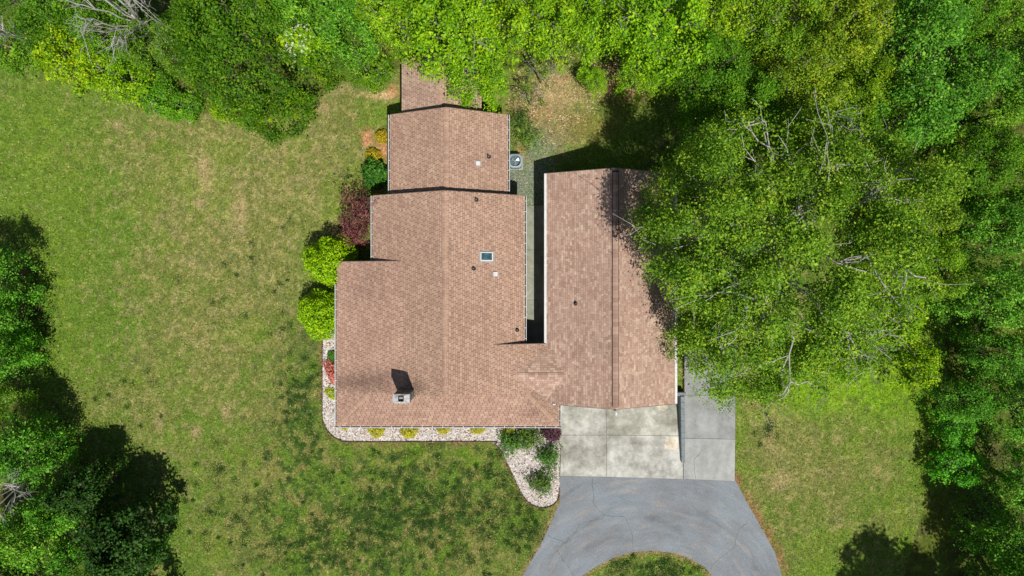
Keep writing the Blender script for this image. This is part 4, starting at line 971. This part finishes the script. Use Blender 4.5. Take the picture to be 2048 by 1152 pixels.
W = (1, 1, 1)
YG = (1.12, 1.0, .8); DK = (.62, .72, .7); BR = (1.15, 1.12, .9); VV = (.85, 1.08, 1.1); OL = (1.05, .92, 1.0)
TREES = [
 # --- upper left wood edge
 ('broadleaf_tree', 'oak2', 60, -20, 3.2, .4, DK, 'dark broadleaf tree in the top left corner behind the yellow green saplings'),
 ('sapling', 'edge1', 95, 45, 2.0, .2, (1.2, 1.05, .7), 'yellow green sapling nearest the top left corner at the wood edge'),
 ('sapling', 'edge1', 120, 108, 2.0, 2.0, (1.2, 1.05, .7), 'yellow green sapling at the wood edge below the top left corner sapling'),
 ('sapling', 'edge2', 30, 90, 1.8, 1.0, (1.0, 1.0, 1.0), 'green shrubby sapling at the left frame edge under the upper left wood'),
 ('sapling', 'edge1', 190, 130, 1.9, 3.1, (1.18, 1.05, .7), 'yellow green sapling below the grey bare tree on the wood edge'),
 ('sapling', 'edge1', 255, 160, 1.8, 4.4, (1.0, 1.0, .8), 'light green sapling right of the bare tree on the wood edge'),
 ('sapling', 'edge2', 310, 185, 1.6, 5.0, (.95, 1.1, 1.0), 'mid green sapling against the left side of the dark round tree'),
 ('sapling', 'edge2', 365, 212, 1.2, .7, (1.0, 1.15, .9), 'small bright green sapling touching the lower left of the dark round tree'),
 ('broadleaf_tree', 'oak1', 200, 20, 3.0, 1.2, (.85, .95, .8), 'green tree behind the bare grey branches at the upper left'),
 ('broadleaf_tree', 'fine2', 300, 80, 2.4, 2.2, (.8, .9, .8), 'thin leaved tree between the bare tree and the dark round tree'),
 ('bare_tree', 'bare1', 250, 20, 4.0, .3, W, 'leafless grey tree with spreading branches at the upper left'),
 ('bare_tree', 'bare2', 0, 55, 2.0, 1.3, W, 'leafless grey branches at the far left of the upper wood edge'),
 ('bare_tree', 'bare2', 505, -10, 2.6, 2.6, W, 'leafless grey branches above the dark round tree at the top edge'),
 ('dense_tree', 'dark', 482, 46, 5.1, .6, W, 'large dense dark green round tree at the upper left lawn edge'),
 ('low_shrub', 'edge1', 445, 212, 1.2, 2.9, (1.0, .98, .7), 'low yellow green shrub under the lower left of the dark round tree'),
 ('low_shrub', 'edge1', 515, 218, 1.3, 1.9, (1.05, .95, .7), 'low yellow green shrub under the bottom of the dark round tree'),
 ('low_shrub', 'edge1', 590, 205, 1.2, .9, (.95, .95, .7), 'low yellow green shrub under the lower right of the dark round tree'),
 ('broadleaf_tree', 'vivid1', 600, 25, 2.6, .9, (1.1, 1.05, .9), 'bright green tree at the top edge right of the dark round tree'),
 ('dogwood', 'dogwood', 606, 92, 1.5, .2, (1.0, 1.02, 1.0), 'small dogwood with white blossom beside the dark round tree'),
 ('sapling', 'edge1', 648, 132, 1.1, 2.2, (1.1, 1.0, .8), 'small yellow green sapling right of the white blossoming dogwood'),
 ('broadleaf_tree', 'vivid2', 690, 40, 2.6, 2.9, (1.0, 1.02, .9), 'green tree at the top edge between dogwood and maples'),
 ('broadleaf_tree', 'fine2', 690, 110, 1.7, 4.9, (.8, .85, .8), 'thin olive tree right of the white blossoming dogwood'),
 ('sapling', 'edge2', 740, 140, 1.5, .4, (1.05, 1.0, .8), 'leafy sapling left of the rear porch roof'),
 # --- maples over the rear porch
 ('maple_tree', 'maple1', 790, 20, 2.8, .1, W, 'yellow green maple at the left end of the maple row above the rear porch'),
 ('maple_tree', 'maple2', 915, 56, 3.6, 1.3, (.97, 1, .9), 'large bright maple standing over the rear porch roof'),
 ('maple_tree', 'maple1', 952, 138, 2.5, 2.4, (.92, .98, .9), 'maple overhanging the right half of the rear porch roof'),
 ('maple_tree', 'maple2', 1065, 40, 3.2, 3.3, (1.02, 1, .9), 'maple at the top edge above the straw covered yard patch'),
 ('maple_tree', 'maple1', 1195, 50, 2.7, 4.1, (.95, 1, .9), 'maple at the top edge right of the straw covered yard patch'),
 ('maple_tree', 'maple2', 1310, 50, 3.5, 5.3, (.9, 1.0, .9), 'large maple at the top edge above the garage'),
 ('maple_tree', 'maple1', 1430, 30, 2.6, .8, (1.08, 1, .8), 'yellowish maple at the right end of the maple row'),
 ('maple_tree', 'maple1', 1285, 140, 1.9, 1.8, (.95, 1.02, .9), 'smaller maple reaching towards the yard above the garage'),
 ('maple_tree', 'maple2', 1190, 160, 1.1, 2.5, (.95, 1.02, .9), 'slim young maple beside the straw covered yard patch'),
 ('twiggy_shrub', 'twiggy', 1085, 140, 1.5, .3, (.8, .8, .9), 'grey twiggy shrub over the straw patch behind the house'),
 ('twiggy_shrub', 'twiggy', 1060, 190, 1.3, 4.0, (.8, .85, .9), 'grey twiggy shrub nearest the rear right roof corner'),
 ('twiggy_shrub', 'twiggy', 1120, 95, 1.4, 1.9, (.85, .9, .9), 'grey twiggy shrub at the upper end of the straw patch'),
 # --- upper right wood
 ('broadleaf_tree', 'oak1', 1420, 140, 2.9, .5, (.72, .85, .7), 'dark green tree behind the maple row towards the upper right'),
 ('broadleaf_tree', 'oak2', 1560, 40, 3.3, 1.6, (1.2, 1.05, .7), 'yellow green tree at the top edge right of the maples'),
 ('broadleaf_tree', 'fine2', 1690, 50, 3.3, 2.7, (1.35, 1.12, .6), 'olive yellow tree at the top edge of the upper right wood'),
 ('broadleaf_tree', 'fine2', 1600, 170, 3.0, 3.5, (1.3, 1.12, .7), 'yellow green tree above the large sprawling tree'),
 ('broadleaf_tree', 'oak2', 1735, 190, 2.8, 4.6, (1.3, 1.08, .7), 'light yellow green tree at the upper right of the large sprawling tree'),
 ('broadleaf_tree', 'oak1', 1490, 220, 2.9, 5.5, (.78, .92, .8), 'mid green tree on the upper left of the large sprawling tree'),
 ('broadleaf_tree', 'vivid1', 1850, 60, 2.9, .3, (.85, .95, .9), 'vivid green tree at the top edge near the right corner'),
 ('broadleaf_tree', 'vivid2', 1830, 220, 3.0, 1.4, (.85, .95, .9), 'deep green tree below the vivid tree in the upper right wood'),
 ('broadleaf_tree', 'vivid1', 1940, 150, 2.4, 2.2, (.8, .9, .8), 'dark tree in the gap near the top right corner'),
 ('broadleaf_tree', 'vivid2', 2010, 60, 2.2, 3.0, (1.3, 1.1, .7), 'bright yellow green tree in the top right corner'),
 ('broadleaf_tree', 'vivid1', 2025, 215, 2.0, 4.0, (1.25, 1.1, .7), 'bright yellow green tree on the right frame edge in the upper quarter'),
 ('broadleaf_tree', 'oak1', 1960, 320, 2.8, 5.0, (.75, .85, .7), 'dark green tree on the right frame edge below the bright corner trees'),
 ('broadleaf_tree', 'oak2', 1402, 300, 2.3, .2, (.75, .9, .7), 'deep green tree at the rear right corner of the garage'),
 # --- the big one
 ('sprawling_tree', 'big', 1582, 500, 8.8, .5, (1.08, 1.08, .85), 'large sprawling thin leaved tree with pale limbs overhanging the garage', ),
 ('broadleaf_tree', 'fine2', 1830, 400, 3.0, 1.1, (1.2, 1.08, .7), 'yellow green tree against the right side of the large sprawling tree'),
 ('broadleaf_tree', 'oak2', 1850, 540, 2.8, 2.3, (1.15, 1.05, .7), 'leafy green tree at the right edge halfway down, beside the sprawling tree'),
 ('broadleaf_tree', 'oak1', 1700, 300, 3.0, 3.7, (.9, .98, .8), 'green tree rising between the sprawling tree and the upper right wood'),
 ('broadleaf_tree', 'vivid2', 1990, 460, 2.6, 4.2, (.85, .92, .8), 'shaded dark tree on the right frame edge just above mid height'),
 ('broadleaf_tree', 'vivid1', 2010, 590, 2.6, 5.1, (1.0, 1.05, 1.0), 'vivid green tree on the right frame edge at mid height'),
 ('broadleaf_tree', 'vivid2', 2005, 715, 2.2, .6, (.8, .9, .8), 'dark tree on the right frame edge below the vivid mid height tree'),
 ('low_shrub', 'edge1', 1790, 640, 2.3, 1.5, (1.0, .95, .7), 'low yellow green thicket under the right side of the sprawling tree'),
 ('low_shrub', 'edge1', 1700, 720, 1.9, 2.8, (.95, .95, .7), 'low yellow green thicket under the lower right of the sprawling tree'),
 ('low_shrub', 'edge2', 1580, 730, 1.5, 3.9, (.95, .95, .8), 'low green thicket under the bottom of the sprawling tree'),
 ('low_shrub', 'edge2', 1440, 690, 1.3, 4.9, (.8, .9, .8), 'low green thicket between the sprawling tree and the parking pad'),
 ('low_shrub', 'edge1', 1840, 730, 1.8, 5.7, (1.02, .96, .65), 'low bright thicket at the lawn corner by the right wood'),
 # --- right edge going down
 ('wood_edge_shrub', 'vivid2', 1945, 800, 1.9, 1.2, (.8, .95, .85), 'green wood edge shrub at the right, uppermost beside the side lawn'),
 ('wood_edge_shrub', 'edge2', 1915, 860, 1.5, 2.1, (.75, 1.2, 1.3), 'vivid green wood edge shrub beside the lower right lawn'),
 ('wood_edge_shrub', 'edge2', 1925, 935, 1.7, 3.3, (.75, 1.25, 1.3), 'vivid green wood edge shrub above the large lower right shadow'),
 ('broadleaf_tree', 'vivid1', 2060, 830, 2.4, 4.3, (.85, .95, .85), 'dark tree on the right frame edge beside the vivid lower shrubs'),
 ('broadleaf_tree', 'vivid2', 2065, 970, 2.4, 5.6, (.85, .95, .85), 'dark tree on the right frame edge near the bottom'),
 ('broadleaf_tree', 'vivid1', 2040, 1090, 2.4, .4, (.85, .95, .8), 'dark tree just above the bottom right corner'),
 ('broadleaf_tree', 'vivid2', 2050, 1150, 2.2, 1.9, (.95, 1.0, .8), 'green tree in the bottom right corner'),
 # --- left edge
 ('broadleaf_tree', 'vivid1', -35, 545, 2.2, .7, (.85, 1.0, .9), 'green tree at the left frame edge, uppermost of the left row'),
 ('broadleaf_tree', 'vivid2', -20, 630, 2.0, 1.7, (.8, .92, .8), 'dark tree in the left row below its uppermost tree'),
 ('wood_edge_shrub', 'edge2', 25, 692, 1.5, 2.7, (.8, 1.2, 1.2), 'vivid green shrub at mid height of the left tree row'),
 ('broadleaf_tree', 'vivid1', -35, 715, 2.2, 3.7, (.85, 1.0, .85), 'green tree on the left frame edge behind the vivid shrub'),
 ('broadleaf_tree', 'oak2', -20, 810, 2.2, 4.7, (.95, .98, .7), 'yellowish green tree in the lower half of the left row'),
 ('broadleaf_tree', 'vivid2', 50, 915, 2.1, 5.2, (.7, .9, .8), 'dark green tree standing out into the lawn from the left row'),
 ('broadleaf_tree', 'vivid1', 20, 900, 2.4, .9, (.85, 1.0, .9), 'green tree on the left frame edge above the bottom left corner'),
 ('bare_tree', 'bare2', 20, 970, 2.4, 3.0, W, 'pale bare branches on the left frame edge near the bottom'),
 ('broadleaf_tree', 'vivid2', 110, 1020, 2.1, 1.5, (.9, 1.05, .9), 'vivid green tree in the lower left wood'),
 ('broadleaf_tree', 'vivid1', 40, 1080, 2.5, 2.5, (1.1, 1.1, .9), 'bright green tree nearest the bottom left corner'),
 ('broadleaf_tree', 'vivid2', 150, 1140, 2.2, 3.5, (.75, .92, .8), 'dark green tree at the bottom edge of the lower left wood'),
 ('wood_edge_shrub', 'edge2', 262, 1120, 1.7, 4.0, (.7, 1.1, 1.0), 'green shrub shaded by the pines at the lower left'),
 ('pine_tree', 'pinelow', 235, 1085, 2.5, 4.0, (.8, .9, .8), 'dark pine at the lower left, its crown jutting farthest into the lawn'),
 ('pine_tree', 'pinelow', 165, 990, 2.0, 2.0, (.85, .95, .8), 'dark pine at the lower left, upper one behind the jutting crown'),
 ('broadleaf_tree', 'oak1', 2060, 330, 2.6, .3, (.8, .9, .7), 'green tree half outside the right frame edge in the upper third'),
 ('broadleaf_tree', 'vivid2', 2060, 420, 2.4, 1.3, (1.0, 1.0, .8), 'light green tree half outside the right frame edge above mid height'),
 ('broadleaf_tree', 'vivid1', 2070, 130, 2.6, 2.0, (.8, .9, .8), 'dark green tree half outside the frame below the top right corner'),
 ('broadleaf_tree', 'oak2', 2075, 700, 2.6, 3.0, (.8, .9, .7), 'green tree half outside the right frame edge below mid height'),
 ('broadleaf_tree', 'oak1', 1950, -10, 2.8, 5.0, (.75, .9, .7), 'dark green tree at the top edge left of the top right corner'),
 ('broadleaf_tree', 'oak2', 1780, -20, 2.8, 3.6, (.95, 1.0, .7), 'green tree at the top edge behind the olive yellow tree'),
 ('sapling', 'edge2', 440, 20, 1.8, 1.1, (.9, 1.0, .8), 'green sapling at the top edge left of the dark round tree'),
]
for (nm, pk, px, py, R, rot, tint, lab) in TREES: plant_tree(nm, PR[pk], px, py, R, rot, tint, lab)
# tall pines south of the frame edge whose shadows fall on the lawn
for (bx, by, R, rot, lab) in [(26.8, -24.9, 3.5, 2.2, 'tall pine beyond the bottom edge casting the round shadow at lower right'), (32.0, -19.8, 3.2, 3.3, 'tall pine beyond the bottom right corner shading the wood edge'), (30.5, -25.5, 3.2, 4.0, 'tall pine behind the others beyond the bottom right'), (-23.4, -21.2, 2.8, 1.2, 'tall pine beyond the bottom left edge shading the dark pines'), (-29.5, -18.5, 2.6, 5.2, 'tall pine beyond the bottom left corner')]:
    plant_tree('pine_tree', PR['pine'], 0, 0, R, rot, W, lab, 'tree', base=(bx, by))

# ------------------------------------------------------------------ garden shrubs
def shrub_proto(seed, R, h, leaf, n, leafm, rough=.18, up=.4, aspect=.45, spiky=0.0, fill=.5):
    rng = np.random.default_rng(seed); ph = rng.uniform(0, 6.28, 5)
    d = rng.normal(0, 1, (n, 3)); d[:, 2] = np.abs(d[:, 2]); d /= np.linalg.norm(d, axis=1, keepdims=True)
    az = np.arctan2(d[:, 1], d[:, 0]); lump = 1 + rough * (np.sin(az * 3 + ph[0]) * .5 + np.sin(az * 7 + ph[1] + d[:, 2] * 6) * .5 + np.sin(d[:, 2] * 11 + ph[2] + az * 2) * .5)
    sh = 1 - rng.exponential(.10 + .10 * fill, n); p = d * (lump * np.clip(sh, .25, 1))[:, None] * np.array([R, R, h]); p[:, 2] += .05 * h
    nn = d * (.8 - up * .3) + np.array([0, 0, up]) + rng.normal(0, .55, (n, 3))
    me = leaf_mesh('foliage', p, nn, leaf, np.clip(rng.normal(.5, .28, n), 0, 1), rng, aspect); me.materials.append(leafm)
    st = MB()
    for k in range(7):
        a = rng.uniform(0, 6.28); st.tube([(0, 0, -.02), (math.cos(a) * R * .2, math.sin(a) * R * .2, h * .4), (math.cos(a) * R * .6, math.sin(a) * R * .6, h * .75)], [.025 + R * .012, .02 + R * .006, .008], 5)
    sm = st.mesh('stem', True); sm.materials.append(M['bark_dark'])
    return dict(foliage=me, stem=sm, R=R, h=h)
def plant_shrub(name, proto, px, py, R, hs, rot, tint, label, group=None, zc=None, sx=1, sy=1):
    s = R / proto['R']; z = zc if zc is not None else proto['h'] * s * hs * .6
    x, y = P(px, py, z); o = empty(name, (x, y, 0.0), label, 'shrub', group); o.scale = (s * sx, s * sy, s * hs); o.rotation_euler = (0, 0, rot)
    for k in ('stem', 'foliage'):
        c = link(k, proto[k], None, o)
        if k == 'foliage': c.color = (*tint, 1)
    return o
LS = dict(chart=mat_leaf('leaf_chartreuse', s2l((128, 186, 4)), s2l((186, 222, 20))), gold=mat_leaf('leaf_gold', s2l((182, 182, 20)), s2l((236, 228, 60))), jun=mat_leaf('leaf_juniper', s2l((66, 110, 36)), s2l((122, 160, 58))),
          purple=mat_leaf('leaf_purple', s2l((74, 42, 54)), s2l((122, 80, 92)), .2), red=mat_leaf('leaf_redmaple', s2l((104, 62, 58)), s2l((160, 104, 100)), .25), coral=mat_leaf('azalea_bloom', s2l((222, 120, 96)), s2l((240, 162, 140)), .2), green=mat_leaf('leaf_shrub', s2l((50, 112, 30)), s2l((96, 156, 50)), .25))
S = dict(chart=shrub_proto(31, 1.6, 2.6, .14, 7600, LS['chart'], .12, .25, .42, fill=.8), gold=shrub_proto(32, .6, .55, .085, 1500, LS['gold'], .12), jun=shrub_proto(33, .8, .95, .13, 1700, LS['jun'], .42, .4, .35, fill=1.2),
         purple=shrub_proto(34, .6, .8, .10, 1500, LS['purple'], .16), red=shrub_proto(35, 1.3, 2.2, .12, 3000, LS['red'], .42, .3, .35, fill=1.6), coral=shrub_proto(36, .5, .6, .10, 900, LS['coral'], .2), green=shrub_proto(37, .9, 1.4, .15, 2400, LS['green'], .22), loose=shrub_proto(38, 1.3, 1.4, .12, 1500, LS['jun'], .5, .5, .4, fill=2.5))
for (px, py, R, hs, rot, sx, lab) in [(656, 520, 1.72, 1.18, .3, 1.0, 'round chartreuse shrub at the step in the left roof edge'), (641, 628, 1.66, 1.0, 1.9, 1.0, 'round chartreuse shrub against the left wall, just above the gravel bed')]:
    plant_shrub('round_shrub', S['chart'], px, py, R, hs, rot, W, lab)
for px, py, R, lab in [(750, 858, .66, 'gold shrub in the front gravel, first from the left corner'), (818, 858, .70, 'gold shrub in the front gravel, second from the left corner'), (887, 855, .52, 'gold shrub in the front gravel, third from the left corner'), (955, 856, .54, 'gold shrub in the front gravel, fourth from the left corner'), (1018, 857, .46, 'gold shrub in the front gravel, touching the leafy shrubs at the right')]:
    plant_shrub('gold_shrub', S['gold'], px, py, R, 1.0, px, W, lab, sy=.85)
plant_shrub('gold_shrub', S['gold'], 690, 851, .35, .6, 2, (1, 1, 1), 'tiny gold shrub half under the left front gutter corner')
plant_shrub('gold_shrub', S['gold'], 668, 790, .36, .8, 1, (.8, 1, .9), 'yellow green shrub tucked under the left gutter near the front corner', sy=2.2)
for px, py, R, hs, rot, tint, lab in [(1022, 885, .85, 1.0, .5, (.95, 1.15, .9), 'leafy green shrub left of its twin below the right front gutter'), (1058, 876, .85, 1.0, 2.5, (1.1, 1.0, .9), 'olive green shrub right of its twin below the right front gutter'),
                                      (1097, 915, .78, 1.1, 1.2, (.9, 1.1, 1.0), 'green shrub below the purple barberry in the gravel'), (1083, 966, .82, .9, 3.3, (1.0, .95, .9), 'spreading juniper alone at the rounded tip of the gravel bed')]:
    plant_shrub('evergreen_shrub', S['jun'], px, py, R, hs, rot, tint, lab)
plant_shrub('purple_shrub', S['purple'], 1104, 866, .66, 1.0, .4, W, 'purple barberry at the right end of the front gutter')
plant_shrub('red_maple_shrub', S['red'], 718, 415, 1.5, 1.0, .2, W, 'tall dark red leaved shrub against the left wall', sy=1.15)
plant_shrub('red_maple_shrub', S['red'], 703, 466, 1.15, .95, 1.9, (1.25, 1.1, 1.2), 'brighter red leaved shrub behind the round chartreuse shrub', sy=.95)
plant_shrub('green_shrub', S['green'], 749, 345, .95, 1.0, .9, W, 'dark green shrub at the rear left wall between yellow and red shrubs')
plant_shrub('yellow_shrub', S['gold'], 764, 271, .48, 1.5, .3, (1.05, .85, .9), 'yellow shrub nearest the rear end of the left wall')
plant_shrub('yellow_shrub', S['gold'], 746, 311, .56, 1.4, 2.1, (1.05, .88, .9), 'yellow shrub touching the dark green shrub at the left wall')
plant_shrub('azalea', S['coral'], 664, 744, .58, 1.0, .4, W, 'coral pink azalea in the gravel at the left gutter', sy=1.5, sx=.8)
plant_shrub('small_shrub', S['green'], 666, 713, .4, .6, 1.4, (1.2, 1.15, .8), 'small green shrub above the coral azalea at the left gutter')
plant_shrub('loose_shrub', S['loose'], 1038, 235, 1.0, 1.1, .2, (.75, .85, .8), 'dark loose shrub behind the rear right roof corner')
plant_shrub('loose_shrub', S['loose'], 1052, 272, 1.05, .9, 2.4, (1.35, 1.35, .9), 'light green loose shrub above the air conditioner')
